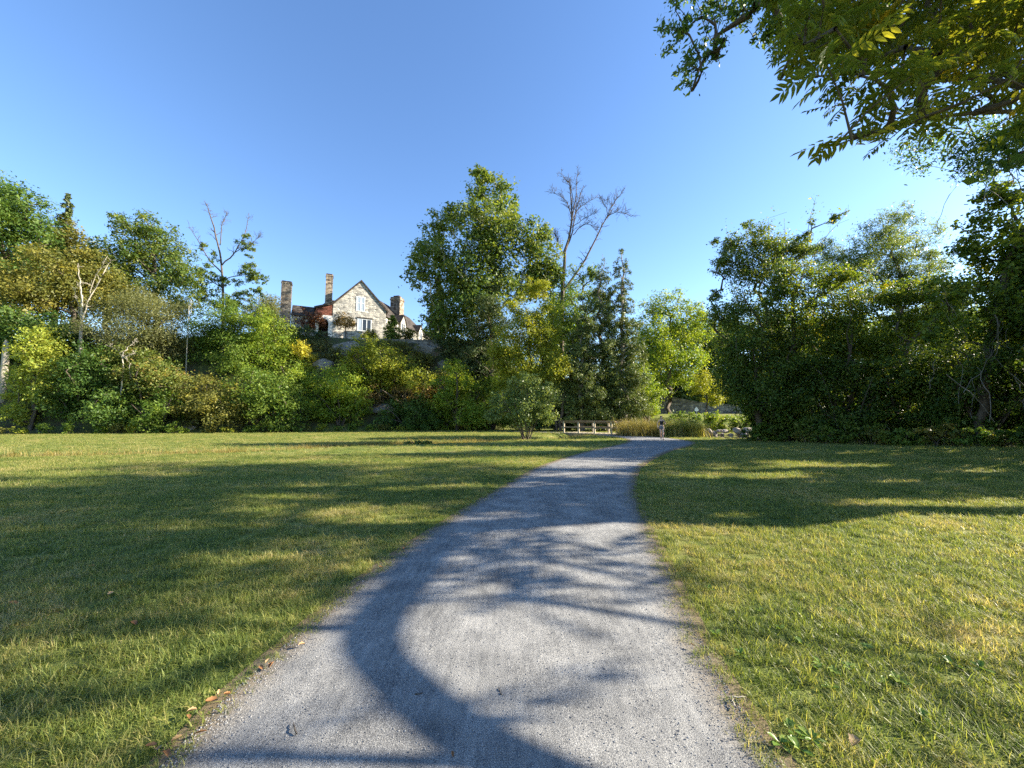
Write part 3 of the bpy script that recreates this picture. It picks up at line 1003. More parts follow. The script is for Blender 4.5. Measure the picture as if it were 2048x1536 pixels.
    r.poly([(0.35, 21.3, 4.35), (-8.35, 21.3, 4.35), (-4, 18.5, 9.1)])
    r.poly([(0.35, -0.2, 4.35), (-4, -0.2, 9.1), (-8.35, -0.2, 4.35)])
    r.poly([(0.35, -0.2, 4.35), (-8.35, -0.2, 4.35), (-8.35, 21.3, 4.35), (0.35, 21.3, 4.35)])
    wing(r).build('roof', M['roof'], root)
    for yy, hw in ((6.6, 1.05), (14.8, 1.0)):          # gabled wall dormers
        pr = MB()
        prof = [(yy - hw, 0), (yy + hw, 0), (yy + hw, 4.7), (yy, 6.1), (yy - hw, 4.7)]
        n = len(prof)
        pr.V = [(0.45, y, z) for y, z in prof] + [(-2.6, y, z) for y, z in prof]
        pr.F = [tuple(range(n)), tuple(reversed(range(n, 2 * n)))] + [(i, n + i, n + (i + 1) % n, (i + 1) % n) for i in range(n)]
        d = wing(pr).build('dormer', M['stone'], root)
        rr = MB()
        for sg in (-1, 1):
            q = [(yy + sg * (hw + .25), 4.52), (yy, 6.2), (yy, 6.4), (yy + sg * (hw + .3), 4.72)]
            k = len(rr.V); rr.V += [(0.6, y, z) for y, z in q] + [(-2.8, y, z) for y, z in q]
            rr.F += [(k, k + 1, k + 2, k + 3), (k + 7, k + 6, k + 5, k + 4)] + [(k + i, k + 4 + i, k + 4 + (i + 1) % 4, k + (i + 1) % 4) for i in range(4)]
        wing(rr).build('dormer_roof', M['roof'], d)
        g = MB()
        for sg in (-0.55, 0.15): g.box(0.44, 0.47, yy + sg, yy + sg + 0.42, 2.2, 4.6)
        wing(g).build('dormer_window', M['glass'], d)
    for yy in (2.2, 3.4, 10.2, 11.4, 18.2):
        wing(MB().box(-0.02, 0.025, yy, yy + 0.75, 1.2, 3.0)).build('window', M['glass'], root)
    c = wing(MB().box(-2.9, -0.9, 7.6, 9.4, 4.5, 10.4)).build('chimney', M['chimney_stone'], root)
    wing(MB().box(-3.0, -0.8, 7.5, 9.5, 9.75, 10.05)).build('chimney_cap', M['chimney_stone'], c)
    wing(MB().box(-2.5, -1.3, 8.0, 9.0, 10.3, 10.75)).build('flue', M['darkdoor'], c)
    return root


build_house()


def wall_along(name, label, pts, top, thick, mat, cat='wall', coping=True, foot=0.8):
    """masonry wall following pts (x,y) with its top at height top(i)"""
    pts = [np.array(p, float) for p in pts]
    b = MB(); cp = MB()
    c0 = pts[0]
    for i, (p, q) in enumerate(zip(pts[:-1], pts[1:])):
        d = (q - p) / np.hypot(*(q - p)); n = np.array([-d[1], d[0]]) * thick / 2
        z0 = min(hz(*p), hz(*q)) - foot
        quad = [p - n, q - n, q + n, p + n]
        k = len(b.V)
        b.V += [(v[0] - c0[0], v[1] - c0[1], z0) for v in quad] + [(v[0] - c0[0], v[1] - c0[1], (top[i] if j in (0, 3) else top[i + 1])) for j, v in enumerate(quad)]
        b.F += [(k, k + 3, k + 2, k + 1), (k + 4, k + 5, k + 6, k + 7)] + [(k + j, k + (j + 1) % 4, k + 4 + (j + 1) % 4, k + 4 + j) for j in range(4)]
        n2 = n * 1.25
        quad = [p - n2, q - n2, q + n2, p + n2]; k = len(cp.V)
        zz = [top[i], top[i + 1], top[i + 1], top[i]]
        cp.V += [(v[0] - c0[0], v[1] - c0[1], z + 0.003) for v, z in zip(quad, zz)] + [(v[0] - c0[0], v[1] - c0[1], z + 0.11) for v, z in zip(quad, zz)]
        cp.F += [(k, k + 3, k + 2, k + 1), (k + 4, k + 5, k + 6, k + 7)] + [(k + j, k + (j + 1) % 4, k + 4 + (j + 1) % 4, k + 4 + j) for j in range(4)]
    root = thing(name, label, cat, (c0[0], c0[1], 0))
    b.build('masonry', M[mat], root)
    if coping: cp.build('coping', M[mat], root)
    return root


def pxz(px, py, Y):
    p = at(px, py, Y); return (p[0], p[1]), p[2]


a, za = pxz(560, 684, 59.6); b_, zb = pxz(640, 682, 59.4); c_, zc = pxz(730, 679, 59.2); d_, zd = pxz(860, 682, 59.6); e_, ze = pxz(985, 684, 60.4)
wall_along('terrace_wall', 'grey dry stone retaining wall along the cliff top below the house', [a, b_, c_, d_, e_], [za, zb, zc, zd, ze], 0.5, 'grey_stone', foot=3.0)
a, za = pxz(688, 664, 61); b_, zb = pxz(724, 664, 61)
wall_along('garden_wall', 'low pale stone garden wall right in front of the house gable', [a, b_], [za, zb], 0.4, 'stone', foot=1.6)


# ------------------------------------------------------------------ timber footbridge
def build_bridge():
    # local x runs along the bridge, y across it
    ang = math.radians(135)
    c = np.array([8.2, 38.8])
    z = 0.08
    root = thing('timber_footbridge', 'small timber footbridge with two-rail railings over the creek', 'footbridge', (c[0], c[1], z), ang)
    L, W = 6.4, 2.5
    n = 40
    for i in range(n):
        x = -L / 2 + L * (i + 0.5) / n
        MB().box(x - L / n / 2 + .008, x + L / n / 2 - .008, -W / 2, W / 2, -0.05, 0.0 + 0.004 * (i % 3)).build('deck_plank', M['timber'], root)
    for s in (-1, 1):
        MB().box(-L / 2 - .2, L / 2 + .2, s * W / 2 - .09, s * W / 2 + .09, -0.42, -0.053).build('beam', M['raildark'], root)
        for x in (-2.75, -0.92, 0.92, 2.75):
            MB().box(x - .075, x + .075, s * (W / 2 + .02) - .06, s * (W / 2 + .02) + .06, -0.4, 1.14).build('post', M['timber'], root, 0.008)
        MB().box(-L / 2, L / 2, s * (W / 2 + .02) - .13, s * (W / 2 + .02) + .13, 1.143, 1.20).build('top_rail', M['raildark'], root)
        MB().box(-L / 2, L / 2, s * (W / 2 - .075) - .022, s * (W / 2 - .075) + .022, 0.98, 1.12).build('upper_rail', M['raildark'], root)
        MB().box(-L / 2, L / 2, s * (W / 2 - .075) - .022, s * (W / 2 - .075) + .022, 0.48, 0.63).build('middle_rail', M['raildark'], root)
    for x in (-L / 2 - 0.25, L / 2 + 0.25):
        MB().box(x - .25, x + .25, -W / 2 - .3, W / 2 + .3, -1.2, -0.06).build('abutment', M['concrete'], root)
    return root


build_bridge()

# ------------------------------------------------------------------ road wall, road bridge and sign behind the pond
a, za = pxz(1318, 790, 66); b_, zb = pxz(1400, 806, 64); c_, zc = pxz(1470, 812, 63)
wall_along('road_wall', 'dark grey stone wall beside the road behind the pond', [a, b_, c_], [za, zb, zc], 0.6, 'grey_stone', foot=1.5)


def build_road_bridge():
    p = at(1472, 812, 63); q = at(1640, 812, 60)
    ang = math.atan2(q[1] - p[1], q[0] - p[0]); L = float(np.hypot(q[0] - p[0], q[1] - p[1]))
    zt = p[2]; zg = hz(p[0], p[1])
    root = thing('road_bridge', 'concrete road bridge with dark opening and metal railing beyond the pond', 'bridge', (p[0], p[1], zg), ang)
    h = zt - zg
    MB().box(0, L, -0.3, 5.0, h - 1.0, h).build('deck', M['concrete'], root)
    MB().box(0.0, 1.4, -0.2, 4.9, -2.5, h - 1.003).build('abutment', M['concrete'], root)
    MB().box(7.5, 8.6, -0.2, 4.9, -2.5, h - 1.003).build('pier', M['concrete'], root)
    for i in range(9):
        x = 0.1 + i * (L - 0.2) / 8
        MB().box(x - .05, x + .05, -0.15, -0.05, h + .002, h + 1.0).build('railing_post', M['metal'], root)
    for zz in (0.5, 0.95):
        MB().box(0, L, -0.148, -0.052, h + zz, h + zz + .06).build('railing_bar', M['metal'], root)


build_road_bridge()


def build_sign():
    p = at(1393, 826, 52); zg = hz(p[0], p[1]); zc = at(1393, 819, 52)[2]
    root = thing('road_sign', 'small white sign plate on a thin post behind the reeds', 'sign', (p[0], p[1], zg))
    MB().box(-.03, .03, -.03, .03, -0.2, zc - zg + 0.4).build('post', M['metal'], root)
    k = 20
    prof = []
    for i in range(k):          # rounded triangle, point down
        a = 2 * math.pi * i / k
        r = 0.26 / (1 + 0.12 * math.sin(3 * a))
        prof.append((r * math.cos(a), zc - zg + r * math.sin(a)))
    MB().prism(prof, -0.05, -0.032).build('plate', M['signwhite'], root)


build_sign()


# ------------------------------------------------------------------ rocks
def rock_mesh(name, size, rng, mat, sub=3, planes=16):
    bm = bmesh.new()
    bmesh.ops.create_icosphere(bm, subdivisions=sub, radius=1.0)
    nrm = rng.normal(0, 1, (planes, 3)); nrm /= np.linalg.norm(nrm, axis=1, keepdims=True)
    dd = rng.uniform(0.62, 1.0, planes)
    ks = rng.normal(0, 3.5, (8, 3)); ph = rng.uniform(0, 6.28, 8)
    for v in bm.verts:
        c = np.array(v.co)
        k = nrm @ c
        r = min(1.1, float(np.min(np.where(k > 0.05, dd / np.maximum(k, 0.05), 9))))
        r *= 1 + 0.035 * sum(math.sin(float(q @ c) + p) for q, p in zip(ks, ph)) / 2 + rng.normal(0, 0.012)
        v.co = (c * r * np.array(size)).tolist()
    me = bpy.data.meshes.new(name); bm.to_mesh(me); bm.free()
    me.materials.append(mat)
    return me


_rr = np.random.default_rng(21)
for i in range(26):
    t = i / 25
    px = 1425 + 105 * t + _rr.uniform(-3, 3)
    ang = math.radians(150 - 118 * t)
    x = POND_C[0] + POND_R[0] * _rr.uniform(0.93, 1.04) * math.cos(ang); y = POND_C[1] + POND_R[1] * _rr.uniform(0.93, 1.04) * math.sin(ang)
    s = _rr.uniform(0.3, 0.62)
    o = link('bank_rock', rock_mesh('bank_rock', (s, s * .8, s * _rr.uniform(.5, .8)), _rr, M['palerock'], 2), None, (x, y, -0.2 + s * 0.2 + (0.38 if i % 2 else 0.0)), _rr.uniform(0, 3))
    tag(o, 'pale rock in the tumbled stone bank along the far side of the pond', 'rock', 'pale rocks along the pond bank')

for (px, py, s, lab) in [
    (378, 858, (0.9, 0.6, 0.55), 'pale boulder at the lawn edge under the left trees'),
    (690, 706, (2.2, 1.4, 1.9), 'tall grey rock outcrop just below the terrace wall, above the yellow vine'),
    (760, 820, (3.0, 1.4, 1.0), 'long shaded rock ledge low in the slope between green shrubs'),
    (772, 765, (2.4, 1.5, 1.2), 'grey rock ledge half hidden by shrubs in mid slope'),
    (862, 706, (3.0, 1.6, 1.5), 'broad weathered rock outcrop with dry grass at the right end of the cliff'),
    (895, 738, (2.2, 1.5, 1.6), 'pale weathered rock face below the outcrop at the cliff corner'),
    (640, 735, (1.8, 1.3, 1.3), 'grey cliff rock among dry shrubs under the yellow vine')]:
    Yh = hit(px, py, 25)
    p = at(px, py, Yh + 0.3)
    o = link('rock_outcrop' if s[0] > 1 else 'boulder', rock_mesh('rock', s, _rr, M['rock'] if s[0] > 1 else M['palerock'], 4, 26), None, p, _rr.uniform(-.3, .3))
    tag(o, lab, 'rock')

# ------------------------------------------------------------------ planting: trees and shrubs of the left slope
tree('maple_tree', 'tall dense dark green maple at the far end of the hillside wood', 'tree', 0, 54, [(5, 395, 38), (38, 430, 42), (20, 470, 60), (-10, 530, 70), (60, 500, 36), (-50, 420, 60), (-70, 500, 80), (50, 560, 45)], 'l_dark', leaf=0.34, dens=3.6)
conifer('spruce_tree', 'dark blue-green conifer rising just behind the tall maple', 88, 60, 388, 42, foot_py=600, leaf=0.42, n=5000)
tree('oak_tree', 'olive oak crown between the dark conifer and the big airy oak', 'tree', 145, 61, [(140, 478, 34), (125, 515, 38), (170, 515, 34), (150, 560, 40)], 'l_olive', leaf=0.32)
tree('oak_tree', 'small dull green oak with a notched crown beside the big airy oak', 'tree', 205, 59, [(205, 512, 26), (190, 545, 32), (225, 550, 28), (205, 590, 35)], 'l_oak', leaf=0.32)
tree('oak_tree', 'big airy dark green oak with a ragged crown on the hillside', 'tree', 300, 57, [(228, 442, 14), (252, 455, 26), (292, 452, 25), (320, 480, 33), (345, 520, 38), (300, 515, 42), (258, 505, 32), (372, 560, 30), (285, 575, 48), (345, 590, 45), (240, 560, 32)], 'l_oak', leaf=0.33, dens=3.0)
def half_dead():
    Y = 60
    root = bare_tree('half_dead_tree', 'thin half-dead tree with bare top twigs left of the weeping willow', Y, [(448, 660), (446, 600), (445, 560), (442, 520)],
                     [([(442, 520), (432, 470), (420, 430), (412, 408)], .16), ([(440, 490), (445, 450), (455, 425)], .1), ([(444, 530), (470, 505), (488, 470), (496, 435)], .14), ([(443, 545), (420, 520), (395, 480), (378, 455)], .12),
                      ([(470, 505), (500, 490), (522, 470)], .08), ([(445, 560), (480, 550), (515, 545)], .09), ([(444, 575), (420, 560), (400, 540)], .08), ([(446, 600), (475, 590), (490, 600)], .07)], 'bark', .26, 18, 1.7, .016)
    rng = np.random.default_rng(4)
    lob = []
    for px, py, r in [(400, 492, 14), (490, 485, 18), (507, 505, 16), (408, 540, 20), (500, 545, 20), (470, 560, 18), (485, 600, 20), (430, 512, 12), (520, 555, 14), (412, 585, 24), (455, 610, 22), (440, 560, 14), (515, 585, 12)]:
        p = at(px, py, Y + rng.uniform(-1, 1)); lob.append((p[0], p[1], p[2], r / FPX * Y))
    tg, rad = sample_lobes(lob, 170, rng)
    crown_leaves(tg, rad, 9000, .28, rng, np.array(lob)[:, :3].mean(0), M['l_oak'], 'crown', root, np.array(root.location), .6, 0, .28, tri=True)


half_dead()
tree('willow_tree', 'rounded weeping willow beside the left chimney of the house', 'tree', 530, 68, [(522, 612, 26), (548, 612, 24), (502, 628, 18), (560, 630, 18), (530, 640, 24)], 'l_greyolive', leaf=0.5, aspect=0.2, droop=1.4, dens=3.2)
tree('hickory_tree', 'brownish olive broad tree turning colour at the upper left slope', 'tree', 140, 49, [(90, 555, 56), (180, 560, 52), (50, 615, 50), (140, 612, 52), (225, 598, 46), (30, 560, 36)], 'l_brownolive', leaf=0.3, dens=3.4)
tree('understory_tree', 'deep green understory tree below the brownish olive tree', 'tree', 60, 46, [(40, 668, 44), (10, 690, 46), (100, 672, 40), (-30, 650, 50), (140, 680, 34)], 'l_dark', leaf=0.27, dens=3.6)
tree('grey_shrub_tree', 'fine-leaved grey olive tree spreading in the middle of the left slope', 'tree', 290, 46.5, [(260, 650, 60), (330, 650, 58), (215, 682, 44), (300, 702, 54), (365, 700, 38), (290, 615, 36)], 'l_greyolive', leaf=0.2, dens=3.6, aspect=0.4)
bare_tree('dead_tree', 'bleached dead tree with forked white limbs in the left wood', 44.5, [(160, 740), (161, 680), (163, 640), (164, 590)], [([(164, 600), (160, 565), (156, 528)], 0.10), ([(164, 640), (176, 605), (200, 560), (222, 520)], 0.11), ([(180, 600), (184, 570), (215, 512)], 0.07), ([(163, 640), (156, 610), (148, 575)], 0.05)], 'deadwood', 0.22, 9, 0.9, 0.014)
bare_tree('dead_sapling', 'thin pale dead stem standing straight below the half-dead tree', 46, [(374, 720), (374, 690), (376, 660), (378, 612)], [([(376, 650), (381, 625), (383, 600)], 0.03)], 'deadwood', 0.07, 5, 0.5, 0.012)
bare_tree('dead_shrub', 'sprawling dead grey limbs over the orange-tinted shrub', 40.6, [(240, 790), (246, 745), (245, 720), (246, 706)], [([(246, 708), (258, 693), (272, 680)], 0.06), ([(247, 712), (260, 710), (272, 705)], 0.04), ([(247, 712), (257, 725), (260, 750)], 0.035), ([(245, 720), (235, 700), (212, 690)], 0.03)], 'deadwood', 0.09, 8, 0.7, 0.012, 'shrub')
_p = at(12, 716, 42.0)
V_, F_ = tubes([(np.array([[_p[0], _p[1], hz(_p[0], _p[1]) - .2], [_p[0] - .05, _p[1], _p[2]], [_p[0] - .15, _p[1], _p[2] + 1.2], [_p[0] - .2, _p[1], _p[2] + 1.75], [_p[0] - .26, _p[1], _p[2] + 2.0]]), np.array([.34, .28, .24, .18, .05]))], 8)
tag(link('broken_snag', new_mesh('broken_snag', V_, F_, M['deadwood'], True)), 'broken pale tree stump standing behind the bright yellow sapling', 'tree stump')

tree('yellow_sapling', 'bright yellow-leaved maple sapling at the left end of the lawn', 'tree', 62, 39.8, [(76, 690, 36), (88, 735, 36), (55, 745, 30), (48, 790, 32), (92, 790, 26), (25, 828, 22), (62, 838, 22), (70, 665, 18)], 'l_yellow', leaf=0.24, dens=3.0)
SH = 'shrubs along the foot of the slope'
tree('shrub', 'dark green shrub in shade right of the yellow sapling', 'shrub', 165, 41.2, [(150, 755, 46), (205, 770, 46), (160, 812, 42), (120, 800, 30), (215, 822, 40), (180, 720, 34)], 'l_dark', leaf=0.22, stems=4, names=('stem', 'foliage'), group=SH)
tree('shrub', 'green shrub with orange tints below the dead grey limbs', 'shrub', 285, 42, [(240, 715, 26), (285, 760, 36), (320, 755, 34), (355, 770, 30), (255, 770, 32), (300, 730, 26)], 'l_autumn', leaf=0.22, stems=4, names=('stem', 'foliage'), group=SH)
tree('shrub', 'leafy mid-green shrub at the lawn edge behind the pale boulder', 'shrub', 320, 40.8, [(325, 800, 32), (280, 812, 34), (345, 825, 32), (250, 820, 30), (305, 835, 28)], 'l_mid', leaf=0.22, stems=4, names=('stem', 'foliage'), group=SH)
tree('understory_tree', 'fresh green locust tree rising above the shrubs, left of centre slope', 'tree', 440, 47.5, [(425, 655, 40), (470, 640, 34), (440, 705, 48), (400, 740, 40), (480, 720, 44), (450, 610, 18)], 'l_mid', leaf=0.22, dens=3.4, aspect=0.45)
tree('understory_tree', 'light green locust tree leaning toward the terrace hedge', 'tree', 540, 49, [(515, 650, 36), (545, 690, 42), (510, 730, 44), (570, 735, 42), (600, 762, 34)], 'l_bright', leaf=0.22, dens=3.2, aspect=0.45)
tree('shrub', 'dull green shrub right of the pale boulder', 'shrub', 420, 42.8, [(415, 790, 42), (385, 825, 30), (450, 815, 38), (425, 840, 26)], 'l_olive', leaf=0.22, stems=4, names=('stem', 'foliage'), group=SH)
tree('shrub', 'wide mid-green shrub below the light green locust tree', 'shrub', 525, 44.6, [(500, 790, 44), (550, 800, 44), (520, 830, 34), (585, 825, 32)], 'l_mid', leaf=0.22, stems=5, names=('stem', 'foliage'), group=SH)
tree('vine_bush', 'golden yellow vine cascading over the cliff under the terrace hedge', 'vine', 600, 53.5, [(604, 698, 16), (590, 712, 14), (616, 714, 14), (583, 732, 10), (628, 738, 12), (600, 735, 10)], 'l_gold', leaf=0.26, dens=2.2, stems=3, names=('stem', 'foliage'))
tree('shrub', 'bright green rounded shrub at the lawn edge below the house', 'shrub', 680, 47.2, [(680, 768, 36), (648, 795, 34), (712, 790, 32), (672, 820, 34), (715, 822, 26), (640, 830, 26)], 'l_bright', leaf=0.23, stems=5, names=('stem', 'foliage'), group=SH)
tree('shrub', 'large yellow-green shrub covering the cliff below the round boxwood', 'shrub', 765, 51.5, [(740, 700, 30), (772, 725, 38), (722, 738, 36), (805, 748, 34), (760, 765, 34), (835, 765, 28), (715, 705, 16)], 'l_yellowgreen', leaf=0.23, stems=5, names=('stem', 'foliage'), group=SH)
tree('shrub', 'low dark green shrub beside the long rock ledge', 'shrub', 815, 48.4, [(800, 825, 30), (840, 822, 30), (770, 842, 20), (860, 842, 20), (820, 848, 18)], 'l_dark', leaf=0.22, stems=5, names=('stem', 'foliage'), group=SH)
tree('shrub', 'upright bright green shrub at the right end of the lawn foot', 'shrub', 915, 49.2, [(908, 745, 26), (930, 780, 34), (895, 790, 32), (945, 825, 30), (905, 835, 30), (870, 830, 20)], 'l_bright', leaf=0.23, stems=5, names=('stem', 'foliage'), group=SH)
tree('shrub', 'reddish brown dry shrub half way down the cliff', 'shrub', 825, 51, [(815, 790, 22), (850, 785, 20), (790, 785, 16), (745, 790, 20)], 'l_rust', leaf=0.2, dens=1.6, stems=5, names=('stem', 'foliage'))

tree('shrub', 'grey-green dry shrub on the cliff right below the juniper hedge', 'shrub', 645, 54, [(640, 700, 16), (660, 712, 16), (625, 690, 12), (675, 700, 12), (650, 730, 18), (690, 725, 14)], 'l_greyolive', leaf=0.2, dens=2.6, stems=5, names=('stem', 'foliage'))
tree('shrub', 'rounded olive shrub against the terrace wall below the cone-shaped evergreen', 'shrub', 790, 56, [(780, 695, 16), (805, 700, 16), (830, 705, 14), (760, 688, 12), (850, 722, 16)], 'l_olive', leaf=0.2, dens=2.8, stems=5, names=('stem', 'foliage'))
tree('shrub', 'dark juniper draping the wall right of the rock outcrop', 'shrub', 900, 57, [(880, 690, 12), (905, 692, 14), (930, 694, 14), (955, 694, 14), (980, 700, 14), (915, 715, 16)], 'l_conifer', leaf=0.24, dens=3.2, stems=5, names=('stem', 'foliage'))
tree('shrub', 'pale green shrub filling the slope between rock ledge and bright upright shrub', 'shrub', 850, 51.5, [(850, 800, 20), (870, 775, 22), (880, 755, 18), (845, 770, 16)], 'l_olive', leaf=0.2, dens=2.6, stems=5, names=('stem', 'foliage'))

# weedy fringe where the lawn meets the wood: one clump after another
_fr = np.random.default_rng(77)
def weed_fringe():
    x = -62.0
    i = 0
    while x < -3:
        toe = float(np.interp(x, TOE_X, TOE_Y))
        y = toe - 1.3 + _fr.uniform(-.5, .6)
        h = _fr.uniform(0.5, 1.1)
        m = ['l_mid', 'l_bright', 'l_olive', 'l_yellowgreen', 'l_mid'][i % 5]
        lob = [(x + _fr.uniform(-.5, .5), y + _fr.uniform(-.3, .3), hz(x, y) + h * _fr.uniform(.3, .7), h * 0.5) for _ in range(4)]
        tree('weed_clump', 'knee-high weeds fringing the lawn at the foot of the wood', 'weeds', 0, y, lob, m, leaf=0.17, dens=2.2, stems=4, xyz=True, base=(x, y),
             names=('stem', 'foliage'), group='weeds along the lawn edge', clumps=16, trunk_r=0.03)
        x += _fr.uniform(1.3, 2.1); i += 1


weed_fringe()

# terrace planting in front of the house
tree('juniper_hedge', 'low spreading dark juniper hedge on the terrace below the left chimney', 'hedge', 600, 58.8, [(560, 664, 12), (585, 660, 13), (610, 664, 13), (635, 668, 11), (655, 672, 8), (540, 662, 14)], 'l_conifer', leaf=0.3, dens=3.5, stems=5, names=('stem', 'foliage'))
tree('red_maple', 'dark red Japanese maple in front of the house porch'.replace('Japanese ', 'ornamental '), 'tree', 612, 60.5, [(612, 632, 14), (594, 634, 12), (632, 636, 13), (603, 645, 11), (625, 648, 10), (644, 645, 8)], 'l_red', leaf=0.24, dens=3.2, trunk_r=.12)
tree('bronze_maple', 'small bronze-leaved tree in front of the gable window', 'tree', 687, 60.6, [(687, 637, 12), (676, 643, 10), (699, 644, 11), (690, 650, 9), (706, 651, 6)], 'l_rust', leaf=0.22, dens=2.4, trunk_r=.09)
tree('boxwood', 'clipped round green boxwood in front of the gable corner', 'shrub', 738, 60, [(738, 669, 12), (732, 673, 9), (746, 673, 9)], 'l_olive', leaf=0.16, dens=4.5, stems=3, names=('stem', 'foliage'))
conifer('yew', 'cone-shaped bright green evergreen at the right corner of the house gable', 779, 60.5, 631, 20, 'l_mid', leaf=0.22, n=3200, droop=0.0, power=0.6)
tree('boxwood', 'clipped mounded boxwood right of the cone-shaped evergreen', 'shrub', 816, 60, [(808, 667, 10), (822, 668, 11), (815, 674, 10)], 'l_olive', leaf=0.16, dens=4.0, stems=3, names=('stem', 'foliage'))
tree('shrub', 'dark evergreen shrub below the right end of the terrace wall', 'shrub', 915, 55.5, [(895, 700, 18), (925, 705, 22), (955, 700, 22), (910, 725, 18), (945, 735, 22), (970, 745, 20)], 'l_conifer', leaf=0.26, stems=4, names=('stem', 'foliage'))

# ------------------------------------------------------------------ centre group
tree('plane_tree', 'towering sycamore with white upper limbs right of the house', 'tree', 985, 57,
     [(950, 345, 14), (968, 352, 20), (990, 385, 34), (1015, 415, 28), (950, 395, 24), (912, 425, 20), (955, 445, 44), (1005, 475, 48), (880, 455, 32), (868, 505, 40), (930, 515, 54), (1000, 545, 58), (1058, 478, 36), (1085, 468, 18),
      (1085, 525, 38), (848, 545, 30), (895, 585, 46), (958, 600, 50), (1065, 575, 40), (885, 640, 36), (935, 655, 40), (838, 500, 14), (1112, 560, 22)], 'l_oak', 'palebark', leaf=0.36, dens=4.0, trunk_r=0.62, aspect=0.8, trunk_top=at(982, 400, 57))
tree('basswood_tree', 'light green tree filling the gap between the sycamore and the cedars', 'tree', 1150, 58, [(1150, 555, 24), (1172, 600, 30), (1132, 615, 32), (1185, 545, 16), (1160, 650, 34), (1120, 660, 30), (1200, 600, 20), (1150, 710, 36)], 'l_mid', leaf=0.28, dens=2.8)
conifer('spruce_tree', 'dark spruce with drooping boughs at the left foot of the sycamore', 872, 62, 545, 34, foot_py=690, leaf=0.42, n=4200, droop=0.5)
tree('dark_cedar', 'shaded dark cedar in front of the sycamore trunk', 'tree', 985, 52.5, [(985, 575, 14), (975, 610, 24), (1000, 640, 28), (960, 660, 28), (985, 700, 34), (950, 720, 30), (990, 760, 34)], 'l_conifer', leaf=0.26, dens=3.4, aspect=0.4)
tree('elm_tree', 'yellow-green feathery tree in front of the sycamore', 'tree', 1060, 47, [(1075, 575, 22), (1042, 605, 30), (1080, 640, 36), (1040, 675, 42), (1092, 690, 38), (1008, 705, 34), (1062, 740, 44), (1112, 740, 30), (1030, 765, 34), (1100, 785, 30)], 'l_yellowgreen', leaf=0.24, dens=4.2, aspect=0.45)
tree('silver_shrub', 'grey-green silvery shrub behind the many-stemmed bush', 'shrub', 1118, 45, [(1118, 775, 26), (1140, 790, 20), (1125, 812, 26), (1100, 790, 24), (1148, 812, 12)], 'l_silver', leaf=0.16, dens=3.0, stems=5, names=('stem', 'foliage'), aspect=0.4)
tree('shrub', 'mid-green shrub behind the many-stemmed bush at the slope foot', 'shrub', 985, 50, [(985, 790, 34), (1010, 825, 32), (965, 835, 28), (1040, 835, 28), (1000, 760, 24)], 'l_mid', leaf=0.22, dens=3.6, stems=5, names=('stem', 'foliage'))
tree('shrub', 'dark green shrub between the yellow-green tree and the footbridge', 'shrub', 1110, 48, [(1090, 820, 30), (1125, 830, 28), (1150, 825, 24), (1075, 845, 18), (1140, 850, 14)], 'l_dark', leaf=0.22, dens=3.6, stems=5, names=('stem', 'foliage'))
tree('multi_stem_bush', 'round many-stemmed grey-green bush standing alone on the lawn', 'bush', 1052, 29.3, [(1030, 782, 24), (1058, 768, 20), (1080, 798, 26), (1008, 815, 24), (1050, 825, 30), (1088, 828, 20), (992, 795, 12), (1048, 752, 8), (1070, 752, 8), (1022, 762, 9), (1100, 800, 14), (985, 830, 14), (1098, 772, 9)], 'l_silver', 'bark', leaf=0.14, dens=3.0, stems=9, names=('stem', 'foliage'), aspect=0.45, trunk_r=0.06, clumps=230)
bare_tree('bare_tree', 'leafless dead tree with fanned twigs behind the cedars', 63, [(1120, 640), (1125, 590), (1128, 545), (1130, 505)],
          [([(1128, 505), (1142, 460), (1143, 400), (1138, 360)], 0.22), ([(1143, 440), (1150, 400), (1156, 345)], 0.12), ([(1143, 430), (1130, 400), (1104, 383)], 0.09), ([(1143, 445), (1160, 415), (1192, 395)], 0.10),
           ([(1143, 455), (1165, 440), (1190, 425)], 0.07), ([(1146, 400), (1140, 370), (1122, 348)], 0.07), ([(1130, 505), (1145, 465), (1152, 420), (1168, 372)], 0.14),
           ([(1128, 580), (1170, 520), (1205, 450), (1222, 425)], 0.2), ([(1212, 438), (1225, 410), (1245, 385)], 0.08), ([(1218, 430), (1240, 424), (1264, 434)], 0.07), ([(1215, 435), (1212, 415), (1200, 395)], 0.06),
           ([(1125, 508), (1116, 485), (1108, 462)], 0.14), ([(1146, 470), (1170, 448), (1196, 460)], 0.08)], 'bark', 0.40, 24, 2.1, 0.02)
def cone_lobes(cx, top, bot, half, n, seed, p=0.8):
    r_ = np.random.default_rng(seed); out = []
    for k in range(n):
        u = (k + .5) / n; w = half * u ** p
        y = top + (bot - top) * u
        r = max(5, w * 0.44)
        m = 1 if w < 12 else 3
        for j in range(m):
            out.append((cx + (0 if m == 1 else (j - 1) * (w - r)) + r_.uniform(-.25, .25) * w, y + r_.uniform(-6, 6), r * r_.uniform(.8, 1.15)))
    return out
tree('cedar_tree', 'pointed olive cedar nearest the bare tree', 'tree', 1204, 47.5, cone_lobes(1204, 505, 845, 66, 24, 1, 0.62) + [(1160, 700, 24), (1165, 760, 30), (1200, 780, 40), (1180, 820, 30)], 'l_cedar', 'greybark', leaf=0.22, dens=3.4, aspect=0.4, upn=0.3, trunk_top=at(1204, 508, 47.5))
tree('cedar_tree', 'pointed olive cedar with open upper boughs, right of its twin', 'tree', 1245, 46.5, cone_lobes(1243, 500, 845, 56, 24, 2, 0.55) + [(1265, 700, 24), (1270, 760, 26), (1240, 800, 34)], 'l_cedar', 'greybark', leaf=0.22, dens=2.8, aspect=0.4, upn=0.3, trunk_top=at(1243, 503, 46.5))
